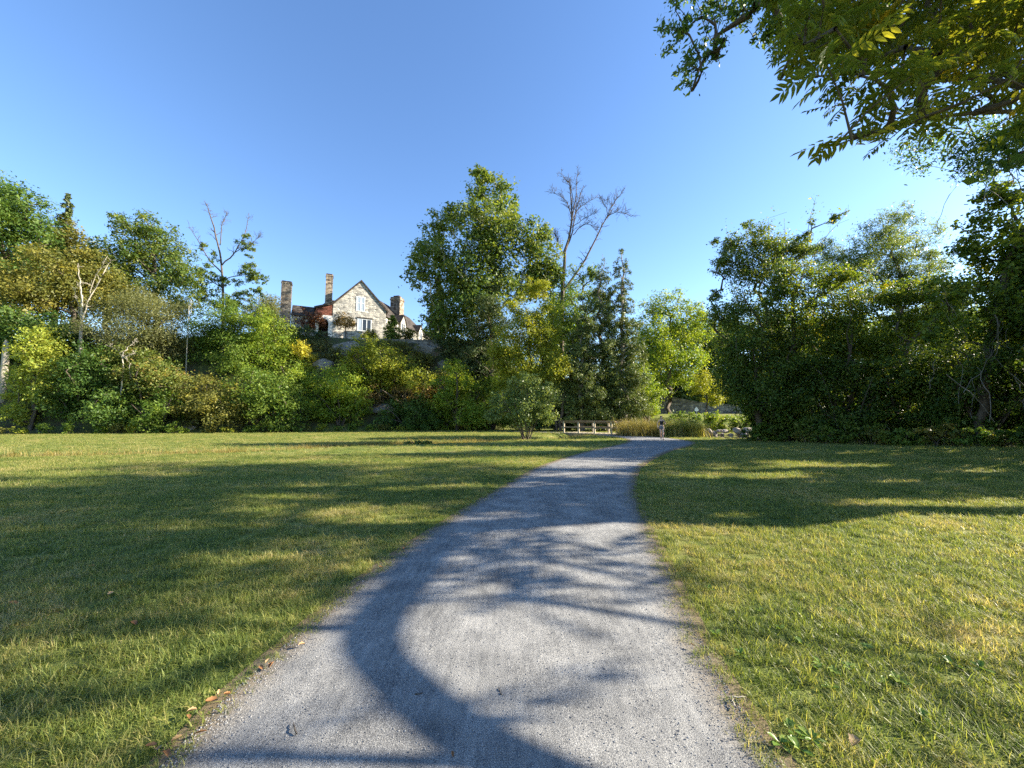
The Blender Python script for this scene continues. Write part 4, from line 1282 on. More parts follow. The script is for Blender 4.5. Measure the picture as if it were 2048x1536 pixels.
tree('cedar_tree', 'short broad cedar filling the gap behind the footbridge', 'tree', 1165, 45.5, cone_lobes(1165, 590, 845, 46, 13, 3, 0.5), 'l_cedar', 'greybark', leaf=0.22, dens=3.2, aspect=0.4, upn=0.3)
tree('ash_tree', 'light green tree with straight trunk behind the runner', 'tree', 1340, 60, [(1315, 622, 30), (1350, 600, 24), (1388, 620, 26), (1300, 668, 36), (1350, 655, 38), (1398, 660, 28), (1330, 712, 40), (1385, 715, 30), (1285, 735, 26), (1365, 755, 26), (1310, 770, 26)], 'l_bright', leaf=0.28, dens=2.8, trunk_r=0.38)
tree('understory_tree', 'green sapling thicket between the cedars and the light green tree', 'tree', 1290, 50, [(1280, 760, 28), (1300, 795, 26), (1270, 800, 26), (1285, 820, 18), (1310, 820, 14)], 'l_bright', leaf=0.2, dens=3.2, stems=4, names=('stem', 'foliage'))
tree('young_tree', 'small leaning tree with thin trunk above the white sign', 'tree', 1408, 55, [(1408, 765, 20), (1425, 785, 22), (1395, 780, 16), (1430, 800, 12), (1440, 770, 16)], 'l_yellowgreen', leaf=0.2, dens=2.8, trunk_r=.12)

# far wood behind
FW = 'far wood behind the road'
_fw = np.random.default_rng(9)
for i, (px, top, r, Y) in enumerate([(1280, 640, 60, 84), (1345, 650, 60, 88), (1405, 640, 60, 84), (1460, 640, 70, 86), (1530, 620, 70, 88), (1600, 620, 80, 86), (1690, 620, 80, 86), (1780, 620, 80, 88), (1130, 560, 50, 80), (1090, 640, 60, 82), (1880, 600, 90, 90), (1990, 600, 90, 92)]):
    lob = []
    for k in range(7):
        lob.append((px + _fw.uniform(-.6, .6) * r, top + r * 0.45 + _fw.uniform(0, 1) * (800 - top - r * 0.5), r * _fw.uniform(.42, .62)))
    lob.append((px, top + r * .5, r * .5))
    tree('woodland_tree', 'woodland tree of the dark far wood beyond the road', 'tree', px, Y, lob, ['l_mid', 'l_oak', 'l_dark'][i % 3], leaf=0.5, dens=2.6, group=FW)


def far_wood():
    rng = np.random.default_rng(123)
    n = 46000
    a = rng.uniform(-1.25, 1.25, n); d = rng.uniform(112, 126, n) + 30 * np.abs(a)
    hgt = 11 + 3.0 * np.sin(a * 23) + 2.0 * np.sin(a * 57 + 1) + 1.2 * np.sin(a * 131)
    z = hgt * rng.uniform(0, 1, n) ** .7
    x = d * np.sin(a); y = d * np.cos(a)
    pos = np.stack([x, y, H(x, y) + z], -1)
    V, F, T = leaf_quads(pos, 1.1, rng, rng.uniform(0, 1, n), 0.5, None, .7, tri=True)
    tag(link('far_woods', new_mesh('far_woods', V, F, M['l_oak'], False, {'tint': T})), 'distant line of woods closing the view behind the park', 'woods', kind='stuff')


far_wood()

# ------------------------------------------------------------------ thicket on the right
tree('crabapple_tree', 'thin-topped small tree leaning over the pond at the thicket end', 'tree', 1575, 26.5, [(1470, 490, 26), (1520, 482, 34), (1560, 505, 34), (1448, 525, 24), (1490, 545, 38), (1550, 560, 44), (1432, 592, 14), (1455, 640, 34), (1500, 622, 44), (1600, 500, 26), (1622, 445, 8), (1612, 480, 16), (1668, 436, 10), (1690, 425, 6), (1430, 480, 12), (1495, 450, 10)], 'l_oak', 'bark', leaf=0.12, dens=3.2, aspect=0.6, stems=5, names=('trunk', 'crown'), trunk_r=0.13, bias=0.0)
tree('thicket_shrub', 'dense dark shrub at the left end of the thicket by the path', 'shrub', 1530, 25.6, [(1478, 690, 42), (1468, 755, 40), (1540, 700, 52), (1530, 775, 54), (1512, 822, 28), (1565, 838, 36), (1480, 785, 20), (1555, 868, 18)], 'l_shade', leaf=0.13, dens=3.4, stems=6, names=('stem', 'foliage'))
tree('airy_willow', 'airy pale green willow-like tree rising behind the thicket', 'tree', 1815, 34, [(1800, 438, 26), (1752, 478, 38), (1832, 476, 38), (1780, 520, 42), (1865, 512, 28), (1718, 525, 30), (1845, 560, 34), (1665, 535, 38), (1640, 500, 24), (1700, 570, 36), (1770, 590, 36), (1850, 620, 36)], 'l_silver', 'bark', leaf=0.2, dens=2.9, aspect=0.28, trunk_r=0.26, trunk_top=at(1790, 480, 34), bias=-0.05)
tree('thicket_tree', 'sunlit yellow-green shrubby tree in the middle of the thicket', 'tree', 1700, 25, [(1620, 600, 36), (1680, 622, 42), (1738, 612, 36), (1700, 680, 46), (1640, 680, 46), (1790, 650, 42), (1850, 645, 38), (1585, 640, 36), (1760, 700, 44), (1560, 585, 32), (1605, 556, 30), (1660, 562, 32), (1715, 556, 28), (1800, 590, 34), (1860, 585, 32), (1905, 600, 32)], 'l_vine', leaf=0.13, dens=3.2, stems=6, names=('trunk', 'crown'), trunk_r=.12)
tree('thicket_shrub', 'dark shaded shrub mass in front of the yellow-green thicket tree', 'shrub', 1690, 23.8, [(1610, 765, 52), (1690, 765, 56), (1640, 840, 44), (1725, 845, 46), (1790, 755, 52), (1790, 835, 52), (1590, 850, 34)], 'l_shade', leaf=0.13, dens=3.4, stems=7, names=('stem', 'foliage'))
for k_, (px_, lab_) in enumerate([(1560, 'low dark undergrowth shrub behind the left end of the thicket'), (1680, 'low dark undergrowth shrub behind the middle of the thicket'), (1800, 'low dark undergrowth shrub behind the thicket, under the airy willow'), (1920, 'low dark undergrowth shrub behind the vine-draped tree'), (2040, 'low dark undergrowth shrub at the right edge of the thicket')]):
    tree('thicket_shrub', lab_, 'shrub', px_, 26.6 - k_ * 1.5, [(px_ - 45, 790, 40), (px_ + 40, 790, 42), (px_, 740, 46), (px_ - 40, 845, 34), (px_ + 40, 845, 36), (px_ + 5, 860, 28)], 'l_shade', leaf=0.16, dens=2.6, stems=5, names=('stem', 'foliage'))
tree('vine_tree', 'tall tree draped in grapevines at the right edge', 'tree', 1965, 19.5, [(1975, 345, 16), (1992, 395, 28), (2035, 380, 26), (1950, 440, 24), (2000, 465, 38), (1932, 500, 28), (1962, 555, 42), (2040, 515, 42), (1905, 580, 32), (2022, 615, 50), (1932, 640, 44), (1885, 660, 34), (2075, 660, 52), (2100, 560, 60), (2120, 450, 60), (2150, 360, 60)], 'l_vine', 'bark', leaf=0.15, dens=3.3, aspect=0.8, trunk_r=0.2, droop=0.25)
tree('thicket_shrub', 'dark vine-tangled shrub at the foot of the vine-draped tree', 'shrub', 1960, 20.4, [(1885, 745, 50), (1960, 735, 52), (2035, 750, 52), (1895, 832, 48), (1975, 835, 52), (2055, 835, 54), (2110, 740, 60)], 'l_shade', leaf=0.13, dens=3.2, stems=7, names=('stem', 'foliage'))
_tf = np.random.default_rng(55)
for i_ in range(17):
    t_ = i_ / 16
    px_ = 1515 + t_ * 560 + _tf.uniform(-8, 8); py_ = np.interp(px_, [1515, 1700, 2075], [882, 889, 897])
    Yt = hit(px_, py_, 12) ; p_ = at(px_, py_, Yt)
    h_ = _tf.uniform(.5, 1.2)
    lob_ = [(p_[0] + _tf.uniform(-.7, .7), p_[1] + .4 + _tf.uniform(-.3, .5), p_[2] + h_ * _tf.uniform(.25, .7), h_ * .5) for _ in range(4)]
    tree('thicket_weed', 'shaded weeds at the foot of the right thicket', 'weeds', 0, Yt, lob_, ['l_shade', 'l_mid', 'l_shade', 'l_olive'][i_ % 4], leaf=0.12, dens=2.0, stems=4, xyz=True, base=(p_[0], p_[1] + .4), names=('stem', 'foliage'), group='weeds at the thicket foot', clumps=18, trunk_r=.02)
# long shoots sticking out of the thicket top
for (px_, py_, bx_, by_, lab_) in [(1455, 470, 1500, 600, 'sparse leafy shoot rising at the left end of the thicket'), (1565, 455, 1560, 600, 'upright leafy shoot above the thin-topped small tree'), (1530, 440, 1535, 560, 'slender leafy shoot left of the upright one'), (1690, 420, 1600, 560, 'long bent branch with few leaves reaching above the thicket'), (1625, 410, 1605, 520, 'short side branch with few leaves beside the long bent branch'), (1920, 470, 1940, 600, 'leafy shoot leaning out left of the vine-draped tree')]:
    p_ = at(px_, py_, 25.8); q_ = at(bx_, by_, 25.8); n_ = 9; u_ = np.linspace(0, 1, n_)[:, None]
    pts_ = q_ + (p_ - q_) * u_ + np.array([0, 0, .3]) * np.sin(u_ * 3.14) + np.cumsum(_tf.normal(0, .05, (n_, 3)), 0)
    V_, F_ = tubes([(pts_ - q_, np.linspace(.03, .007, n_))] + [(pts_[k] - q_ + np.array([_tf.normal(0, .35), _tf.normal(0, .3), _tf.uniform(.1, .5)]) * np.linspace(0, 1, 4)[:, None], np.full(4, .007)) for k in range(3, 9)], 4)
    r_ = thing('thicket_shoot', lab_, 'branch', q_)
    link('stem', new_mesh('stem', V_, F_, M['bark'], True), r_)
    lp_ = np.concatenate([pts_[k] + _tf.normal(0, .28, (9, 3)) + np.array([0, 0, .15]) for k in range(2, 9)])
    V_, F_, T_ = leaf_quads(lp_, .15, _tf, _tf.uniform(0, 1, len(lp_)), .4, None, .55)
    link('foliage', new_mesh('foliage', V_ - q_, F_, M['l_vine'], False, {'tint': T_}), r_)

# tangles of bare vine hanging in front of the vine-draped tree
_vr = np.random.default_rng(31)
_vp = []
for i in range(46):
    px = _vr.uniform(1880, 2060); py = _vr.uniform(560, 760) if i < 26 else _vr.uniform(260, 330); Y = 18.4 + _vr.uniform(-.3, .5)
    if i >= 26: px = _vr.uniform(1915, 2048)
    p = at(px, py, Y); n = 9; L = _vr.uniform(1.2, 3.2)
    d = np.array([_vr.normal(0, .35), _vr.normal(0, .15), -1.0])
    pts = p + d * L * np.linspace(0, 1, n)[:, None] + np.cumsum(_vr.normal(0, 0.07, (n, 3)), 0)
    _vp.append((pts, np.full(n, _vr.uniform(0.008, 0.02))))
V_, F_ = tubes(_vp, 4)
tag(link('hanging_vines', new_mesh('hanging_vines', V_, F_, M['greybark'], True)), 'tangle of leafless vine stems hanging from the vine-draped tree', 'vine', kind='stuff')

# trees standing to the right of the view; they throw the long shadows over lawn and path
OFF = 'tall trees along the right side of the park'
def side_tree(label, base, lobes, leaf=0.26, dens=1.5, mat='l_shade', r=0.35, clumps=200):
    return tree('park_tree', label, 'tree', 0, base[1], lobes, mat, 'bark', leaf=leaf, dens=dens, xyz=True, base=base, trunk_r=r, clumps=clumps, group=OFF, clump=0.36)
rs = np.random.default_rng(41)
def blob(cx, cy, z0, z1, R, n, r):
    out = []
    for _ in range(n):
        a = rs.uniform(0, 6.28); q = R * math.sqrt(rs.uniform(0, 1)); z = rs.uniform(z0, z1)
        q *= math.sqrt(max(0.1, 1 - ((z - (z0 + z1) / 2) / ((z1 - z0) * 0.62)) ** 2))
        out.append((cx + q * math.cos(a), cy + q * math.sin(a), z, r * rs.uniform(.7, 1.2)))
    return out
side_tree('dense tree nearest the vine-draped tree, its trunk hidden right of it', (28.5, 17.5), blob(28.5, 17.5, 1.5, 11.5, 3.6, 22, 1.5), dens=2.4)
side_tree('dense spreading tree on the right of the lawn, toward the camera', (26, 13.5), blob(26, 13.5, 1.0, 6.5, 3.4, 18, 1.4), dens=2.6)
side_tree('broad tree beside the right lawn, closest to the walnut', (22.5, 10.3), blob(23, 11.6, 2.0, 6.5, 2.2, 8, 1.3) + blob(21.5, 9.6, 6.0, 10.5, 2.0, 20, 1.3), dens=2.8)
side_tree('tall slender tree behind the walnut beside the right lawn', (17.5, 7.6), blob(16.8, 8.0, 8.8, 14.5, 4.0, 13, 1.0))
side_tree('tall round tree behind the oak on the right side', (27, 10.5), blob(26.5, 11.0, 13.5, 19.5, 4.5, 13, 1.2))
side_tree('tall tree beyond the right thicket', (38, 22), blob(38, 22, 3, 14, 5, 18, 1.8))
side_tree('light-crowned tall tree farther right of the lawn', (36, 14), blob(35.5, 14, 13.5, 20, 3.5, 7, 1.1))
oak_l = blob(19.5, 12.2, 11.5, 17.5, 4.4, 11, 1.15)
for (px, py, r) in [(1350, 10, 20), (1385, 40, 24), (1355, 60, 18), (1390, 100, 22), (1440, 20, 26), (1400, 140, 10), (1375, 128, 14), (1440, 80, 16), (1480, -10, 26), (1510, 10, 18), (1560, 20, 36), (1600, 60, 34), (1620, -30, 50), (1540, -60, 60), (1420, -60, 50), (1680, 40, 50), (1760, 20, 60)]:
    p = at(px, py, 9.6)
    for _ in range(2): oak_l.append((p[0], p[1] + _ * .5, p[2], r / FPX * 9.6 * 0.95))
tree('oak_tree', 'large oak whose dark bough hangs in from the top of the view', 'tree', 0, 8.5, oak_l, 'l_dark', 'bark', leaf=0.13, dens=1.9, aspect=0.4, xyz=True, base=(18.5, 11.0), trunk_r=0.3, clumps=640, clump=0.33, droop=0.3, upn=0.3, expo=0.66, trunk_top=(18.8, 11.4, 14.5))


# ------------------------------------------------------------------ walnut with its compound leaves overhead
def compound_template(n_pairs, rng, L=0.33, leaflet=0.108, wid=0.037):
    V = []; F = []; T = []
    ts = np.linspace(0.2, 0.94, n_pairs)
    items = [(t, s) for t in ts for s in (-1, 1)] + [(1.0, 0)]
    for t, s in items:
        x = t * L; zz = -0.22 * L * t * t
        ang = math.radians(rng.uniform(48, 72)) * s if s else rng.uniform(-.2, .2)
        ll = leaflet * rng.uniform(0.8, 1.1) * (0.75 + 0.5 * math.sin(math.pi * min(1, t * 0.9)))
        d = np.array([math.cos(ang), math.sin(ang), -0.25 - rng.uniform(0, .35)]); d /= np.linalg.norm(d)
        up = np.array([0, 0, 1.0]); w = np.cross(d, up); w /= np.linalg.norm(w); nrm = np.cross(w, d)
        b = np.array([x, 0, zz])
        tw = rng.uniform(-.35, .35)
        w2 = w * math.cos(tw) + nrm * math.sin(tw)
        P = [b, b + d * ll * .32 + w2 * wid * .5 + nrm * .004, b + d * ll * .68 + w2 * wid * .38 + nrm * .003, b + d * ll - nrm * 0.01, b + d * ll * .68 - w2 * wid * .38 + nrm * .003, b + d * ll * .32 - w2 * wid * .5 + nrm * .004]
        k = len(V); V += P; F += [(k, k + 1, k + 2, k + 3), (k, k + 3, k + 4, k + 5)]
        tt = rng.uniform(0, .3); T += [tt] * 6
    k = len(V)
    V += [np.array([0, .0025, 0]), np.array([0, -.0025, 0]), np.array([L, -.001, -0.22 * L]), np.array([L, .001, -0.22 * L])]; F += [(k, k + 1, k + 2, k + 3)]; T += [0.1] * 4
    return np.array(V), np.array(F), np.array(T)


def build_walnut():
    rng = np.random.default_rng(61)
    base = np.array([4.9, 1.0, hz(4.9, 1.0) - .05])
    trunk = np.array([base, [5.15, 1.35, 1.2], [5.6, 1.9, 2.1], [6.1, 2.4, 2.75], [6.7, 3.0, 3.3], [7.5, 3.75, 3.85], [8.8, 5.1, 4.4], [10.4, 6.3, 5.1], [11.6, 7.0, 6.2], [12.4, 7.5, 7.5]])
    trunk2 = np.array([[6.1, 2.4, 2.75], [6.5, 2.7, 3.8], [7.2, 3.0, 5.2], [8.2, 3.3, 6.8], [9.4, 3.8, 8.4]])
    trunk3 = np.array([[7.5, 3.75, 3.85], [7.4, 4.0, 4.6], [6.9, 4.2, 5.15], [6.0, 4.3, 5.25], [5.0, 4.2, 5.1], [4.1, 4.15, 4.85], [3.4, 4.0, 4.6]])
    trunk4 = np.array([[6.9, 4.2, 5.15], [6.4, 4.6, 5.9], [5.7, 4.9, 6.3], [4.8, 5.1, 6.5], [3.9, 5.2, 6.5]])
    T = resample(trunk, 34)
    tg = []
    # boughs seen in the top right corner
    while len(tg) < 470:
        px = rng.uniform(1570, 2230); py = rng.uniform(-330, 335); Y = rng.uniform(3.3, 6.2)
        if py > 345 - max(0, (1900 - px)) * 0.15: continue
        low = np.interp(px, [1560, 1600, 1640, 1700, 1800, 1900, 2000, 2230], [70, 150, 235, 330, 330, 300, 270, 260])
        if py > low: continue
        if py > 190 and rng.uniform() < 0.6: continue
        if py < 60 and px < 1640 and rng.uniform() < .6: continue
        if 205 < py < 255 and px < 1850 and rng.uniform() < .75: continue
        tg.append(at(px, py - 28, Y))
    n_vis = len(tg)
    far = blob(9.8, 4.6, 4.6, 5.6, 1.6, 5, .5) + blob(11.6, 2.15, 3.1, 3.9, 0.9, 6, .45) + blob(12.5, 6.2, 6.8, 12.5, 4.2, 20, 0.9) + blob(13.0, 9.0, 7.5, 10.5, 2.6, 7, 0.8) + blob(15.5, 12, 9, 13, 3, 6, 0.9) + blob(9.5, 2.3, 6.0, 9.5, 2.4, 9, 1.1)
    ft, frr = sample_lobes(far, 400, rng)
    dd = ft[:, 1] * math.cos(PITCH) + (ft[:, 2] - CAM_Z) * math.sin(PITCH)
    ft = ft[ft[:, 0] / dd > 1.42]          # the boughs on this side stay clear of the open lawn view
    allt = np.concatenate([np.array(tg), ft])
    paths = grow([T, resample(trunk2, 12), resample(trunk3, 18), resample(trunk4, 12)], 0.115, allt, rng, up=0.12, step=0.35, jit=0.1, tip=0.0045, expo=0.5)
    for q in (1, 2, 3):
        paths[q] = (paths[q][0], np.linspace(0.042, 0.006, len(paths[q][1])))
    root = thing('walnut_tree', 'walnut tree whose leafy boughs hang over the top right corner', 'tree', base)
    V, F = tubes(paths, 6)
    link('trunk', new_mesh('trunk', V - base, F, M['bark'], True), root)
    tmpl = [compound_template(k, rng) for k in (5, 6, 7, 6)]
    simple = []
    for v, f, tt in tmpl:      # leaflets of the crown out of close view: one face each
        k = (len(v) - 4) // 6; idx = np.concatenate([np.array([0, 1, 3, 5]) + 6 * q for q in range(k)])
        simple.append((v[idx], np.arange(4 * k).reshape(k, 4), tt[idx]))
    VV = []; FF = []; TT = []; off = 0
    for i, t in enumerate(allt):
        near = i < n_vis
        gold = 0.0
        if near and rng.uniform() < 0.07: gold = rng.uniform(.2, .5)
        for k in range(rng.integers(4, 7) if near else 6):
            v, f, tt = (tmpl if near else simple)[rng.integers(0, 4)]
            a = rng.uniform(0, 2 * math.pi); pit = rng.uniform(-.5, .35); rol = rng.normal(0, .5)
            R = np.array((Matrix.Rotation(a, 3, 'Z') @ Matrix.Rotation(-pit, 3, 'Y') @ Matrix.Rotation(rol, 3, 'X')))
            sc = rng.uniform(.75, 1.15) * (1.0 if near else 1.7)
            o = t + rng.normal(0, .06 if near else .35, 3)
            VV.append(v @ R.T * sc + o); FF.append(f + off); off += len(v)
            TT.append(np.clip(tt + rng.uniform(0, .55) + gold, 0, 1))
    link('crown', new_mesh('crown', np.concatenate(VV) - base, np.concatenate(FF), M['l_walnut'], False, {'tint': np.concatenate(TT)}), root)


build_walnut()


# ------------------------------------------------------------------ reeds, waterside plants
def blade_clump(name, label, cat, spots, h, n, mat, lean=0.35, width=0.012, seed=0, group=None, kind=None):
    rng = np.random.default_rng(700 + seed)
    x, y = spots[:, 0], spots[:, 1]
    k = rng.integers(0, len(spots), n)
    bx = x[k] + rng.normal(0, spots[k, 2]); by = y[k] + rng.normal(0, spots[k, 2]); bz = H(bx, by) - .02
    a = rng.uniform(0, 6.28, n); L = h * rng.uniform(.55, 1.15, n); le = lean * rng.uniform(.2, 1.2, n)
    d = np.stack([np.cos(a), np.sin(a)], -1)
    w = np.stack([-d[:, 1], d[:, 0]], -1) * width
    def pt(t, sgn):
        c = np.stack([bx + d[:, 0] * le * L * t * t, by + d[:, 1] * le * L * t * t, bz + L * t * (1 - 0.35 * le * t)], -1)
        c[:, :2] += sgn * w * (1 - t * .9)
        return c
    V = np.stack([pt(0, -1), pt(0, 1), pt(.5, 1), pt(.5, -1), pt(1, 1), pt(1, -1)], 1).reshape(-1, 3)
    i = np.arange(n)[:, None] * 6
    F = np.concatenate([i + np.array([[0, 1, 2, 3]]), i + np.array([[3, 2, 4, 5]])])
    c0 = np.array([x.mean(), y.mean(), 0.0])
    o = link(name, new_mesh(name, V - c0, F, M[mat], False, {'tint': np.repeat(rng.uniform(0, 1, n), 6)}), None, c0)
    return tag(o, label, cat, group, kind)


def spots_px(lst, Y):
    return np.array([(at(px, 850, Y + dy)[0], Y + dy, r) for px, dy, r in lst])


blade_clump('reeds', 'golden brown reeds growing between the footbridge and the runner', 'reeds', spots_px([(1255, 1, .5), (1270, 0, .5), (1285, 1, .6), (1300, 0, .5), (1315, 1, .5), (1265, 2, .6), (1308, 2, .6)], 33.5), 1.75, 3000, 'dryblade', 0.9, 0.018, 1)
blade_clump('reeds', 'tall dark green sedge mound directly right of the runner', 'reeds', spots_px([(1350, 0, .5), (1365, .5, .5), (1378, 0, .5)], 33.2), 1.7, 3800, 'blade', 0.8, 0.014, 2)
blade_clump('reeds', 'yellowing sedge tuft at the near edge of the pond', 'reeds', spots_px([(1388, -.5, .35), (1396, 0, .35)], 33.0), 1.5, 1500, 'midblade', 0.7, 0.014, 3)
blade_clump('reeds', 'dry tan grass on the rock outcrop under the clipped mounded boxwood', 'grass clump', spots_px([(830, 0, .8), (845, 0, .8), (800, .3, 1.0)], 56.0), 1.0, 900, 'dryblade', 0.5, 0.025, 4)
tree('waterside_plant', 'broad-leaved bright green plants above the pond rocks', 'plant', 1425, 42, [(1415, 838, 10), (1430, 835, 11), (1445, 840, 10), (1420, 850, 9), (1438, 850, 9), (1410, 856, 8), (1428, 857, 9), (1446, 856, 8)], 'l_bright', leaf=0.2, dens=3, stems=5, names=('stem', 'foliage'), aspect=.8)
tree('waterside_plant', 'mixed leafy plants with pinkish seed heads above the pond bank', 'plant', 1478, 42, [(1462, 840, 9), (1480, 838, 10), (1498, 842, 9), (1515, 844, 8), (1470, 850, 9), (1490, 852, 9), (1508, 853, 8), (1460, 856, 7)], 'l_mid', leaf=0.18, dens=3, stems=5, names=('stem', 'foliage'))
tree('waterside_plant', 'dark green leafy mound behind the sedge, under the white sign', 'plant', 1365, 40, [(1345, 835, 10), (1362, 832, 11), (1380, 836, 10), (1395, 838, 8), (1350, 848, 10), (1370, 850, 10), (1390, 850, 9)], 'l_mid', leaf=0.18, dens=3, stems=5, names=('stem', 'foliage'))
tree('waterside_shrub', 'brownish loosestrife shrub at the thicket foot by the water', 'shrub', 1530, 27.2, [(1522, 842, 14), (1535, 858, 14), (1512, 866, 10), (1540, 835, 12)], 'l_rust', leaf=0.12, dens=2.2, stems=5, names=('stem', 'foliage'))
blade_clump('long_grass', 'pale uncut grass along the shallow ditch across the left lawn', 'grass', np.array([(p[0], p[1] + .55, .28) for p in resample(DITCH[1:8], 70)]), 0.42, 13000, 'dryblade', 1.0, 0.012, 5, None, 'stuff')
blade_clump('long_grass', 'tall green grass under the footbridge and along the creek', 'grass', np.array([(p[0] + .4, p[1] - .9, .4) for p in resample(DITCH[6:9], 30)]), 0.55, 2600, 'midblade', 0.7, 0.01, 6, None, 'stuff')
tree('ditch_shrub', 'small dark green weed patch lying in the shallow ditch', 'weeds', 830, 23.6, [(815, 889, 6), (835, 888, 7), (850, 887, 6), (860, 889, 4)], 'l_dark', leaf=0.1, dens=3, stems=4, names=('stem', 'foliage'))


# ------------------------------------------------------------------ the runner
M['grit'] = plain_mat('pale_grit', (0.27, 0.27, 0.265), 0.9)
M['grit_dark'] = plain_mat('dark_grit', (0.10, 0.105, 0.115), 0.9)
M['skin'] = plain_mat('skin', (0.62, 0.40, 0.30), 0.5)
M['hair'] = plain_mat('dark_hair', (0.045, 0.022, 0.012), 0.5)
M['top'] = plain_mat('black_sports_top', (0.012, 0.012, 0.016), 0.7)
M['shorts'] = plain_mat('grey_shorts', (0.16, 0.16, 0.18), 0.8)
M['shoe'] = plain_mat('dark_running_shoe', (0.03, 0.03, 0.035), 0.6)


def skin_obj(name, pts, edges, radii, root_i, mat, parent, sub=2):
    me = bpy.data.meshes.new(name); me.from_pydata(pts, edges, []); me.update()
    me.materials.append(mat)
    o = link(name, me, parent)
    sm = o.modifiers.new('skin', 'SKIN'); sm.use_smooth_shade = True
    for i, r in enumerate(radii):
        sv = me.skin_vertices[0].data[i]
        sv.radius = r if isinstance(r, tuple) else (r, r)
        sv.use_root = (i == root_i)
    ss = o.modifiers.new('sub', 'SUBSURF'); ss.levels = sub; ss.render_levels = sub
    return o


def build_runner():
    x, y = 10.6, 27.4
    root = thing('person', 'person in black top and grey shorts walking along the path toward the camera', 'person', (x, y, hz(x, y) + 0.028), math.radians(-14))
    # figure faces -y; her left is +x
    pts = []; ed = []; rad = []
    def add(p, r, par=None):
        pts.append(p); rad.append(r)
        if par is not None: ed.append((par, len(pts) - 1))
        return len(pts) - 1
    pel = add((0, 0, .93), (.125, .095)); wai = add((0, 0.0, 1.08), (.105, .08), pel); che = add((0, -.01, 1.27), (.125, .09), wai); shc = add((0, .0, 1.38), (.09, .065), che)
    nek = add((0, -.005, 1.46), .048, shc); jaw = add((.012, -.045, 1.525), (.058, .062), nek); crn = add((.008, -.012, 1.60), (.072, .085), jaw); top_ = add((.005, .0, 1.655), (.05, .06), crn)
    def arm(s, elbow, wrist, fdir):
        sh = add((s * .155, .0, 1.375), .055, shc); el = add(elbow, .037, sh); wr = add(wrist, .024, el)
        w = np.array(wrist); f = np.array(fdir, float); f /= np.linalg.norm(f)
        palm = add(tuple(w + f * .06), (.036, .018), wr)
        side = np.cross(f, np.array([s * 1.0, 0, 0])); side /= np.linalg.norm(side) + 1e-6
        pc = w + f * .075
        for k, (o_, L) in enumerate([(-.027, .062), (-.009, .074), (.009, .07), (.027, .055)]):
            b = pc + side * o_
            a1 = add(tuple(b + f * .02), .0085, palm)
            a2 = add(tuple(b + f * (.02 + L * .5) + np.array([-s * .012, -.004, 0])), .008, a1)
            add(tuple(b + f * (.02 + L * .85) + np.array([-s * .035, -.01, 0])), .007, a2)
        t1 = add(tuple(w + f * .035 - side * .036), .0095, palm); add(tuple(w + f * .075 - side * .05 + np.array([-s * .012, 0, 0])), .008, t1)
    arm(1, (.255, .05, 1.14), (.20, -.17, 1.10), (-.25, -1, .35))
    arm(-1, (-.25, .13, 1.13), (-.25, .04, .90), (.05, -.35, -1))
    def leg(s, knee, ankle, toe):
        hp = add((s * .088, 0, .88), (.092, .095), pel); th = add(tuple((np.array((s * .088, 0, .88)) + np.array(knee)) / 2), .075, hp); kn = add(knee, .054, th)
        cf = add(tuple(np.array(knee) * .62 + np.array(ankle) * .38 + np.array([0, .018, 0])), .054, kn); an = add(ankle, .034, cf); he = add(tuple(np.array(ankle) + np.array([0, .02, -.05])), .032, an); add(toe, (.036, .025), he)
    leg(1, (.075, -.14, .49), (.05, -.20, .095), (.055, -.36, .035))
    leg(-1, (-.07, .02, .48), (-.035, .27, .14), (-.035, .17, .05))
    skin_obj('body', pts, ed, rad, pel, M['skin'], root)
    # clothing: shells over torso and hips
    skin_obj('tank_top', [(0, 0, 1.0), (0, 0, 1.12), (0, -.012, 1.27), (0, 0, 1.35), (.075, .0, 1.405), (-.075, .0, 1.405)], [(0, 1), (1, 2), (2, 3), (3, 4), (3, 5)], [(.128, .10), (.118, .092), (.142, .107), (.11, .085), (.036, .05), (.036, .05)], 0, M['top'], root)
    skin_obj('shorts', [(0, 0, 1.02), (0, 0, .93), (.092, -.01, .86), (.088, -.055, .73), (-.092, .0, .86), (-.085, .008, .73)], [(0, 1), (1, 2), (2, 3), (1, 4), (4, 5)], [(.125, .1), (.145, .115), (.108, .112), (.098, .1), (.108, .112), (.098, .1)], 1, M['shorts'], root)
    skin_obj('hair', [(0, .018, 1.60), (0, .03, 1.665), (0, .075, 1.60), (0, .10, 1.53), (-.03, .12, 1.42), (-.045, .125, 1.33)], [(0, 1), (0, 2), (2, 3), (3, 4), (4, 5)], [(.082, .085), (.05, .06), (.06, .05), .045, .04, .016], 0, M['hair'], root)
    for nm, an, toe in (('shoe', (.05, -.18, .05), (.056, -.385, .032)), ('shoe', (-.035, .285, .085), (-.035, .15, .045))):
        a_, t_ = np.array(an), np.array(toe)
        skin_obj(nm, [tuple(a_ + np.array([0, .015, 0])), tuple(a_ * .5 + t_ * .5), tuple(t_)], [(0, 1), (1, 2)], [(.042, .045), (.046, .034), (.036, .026)], 0, M['shoe'], root)
    # face: eyes, nose, mouth as small child pieces
    f = MB(); 
    for sx in (-.018, .042): f.box(sx - .011, sx + .011, -.108, -.09, 1.582, 1.592)
    f.build('eyes', M['hair'], root)
    MB().prism([(-.002, 1.585), (.026, 1.545), (-.002, 1.545)], -.128, -.085).build('nose', M['skin'], root)
    MB().box(-.012, .036, -.114, -.09, 1.518, 1.526).build('mouth', M['l_red'], root)


build_runner()

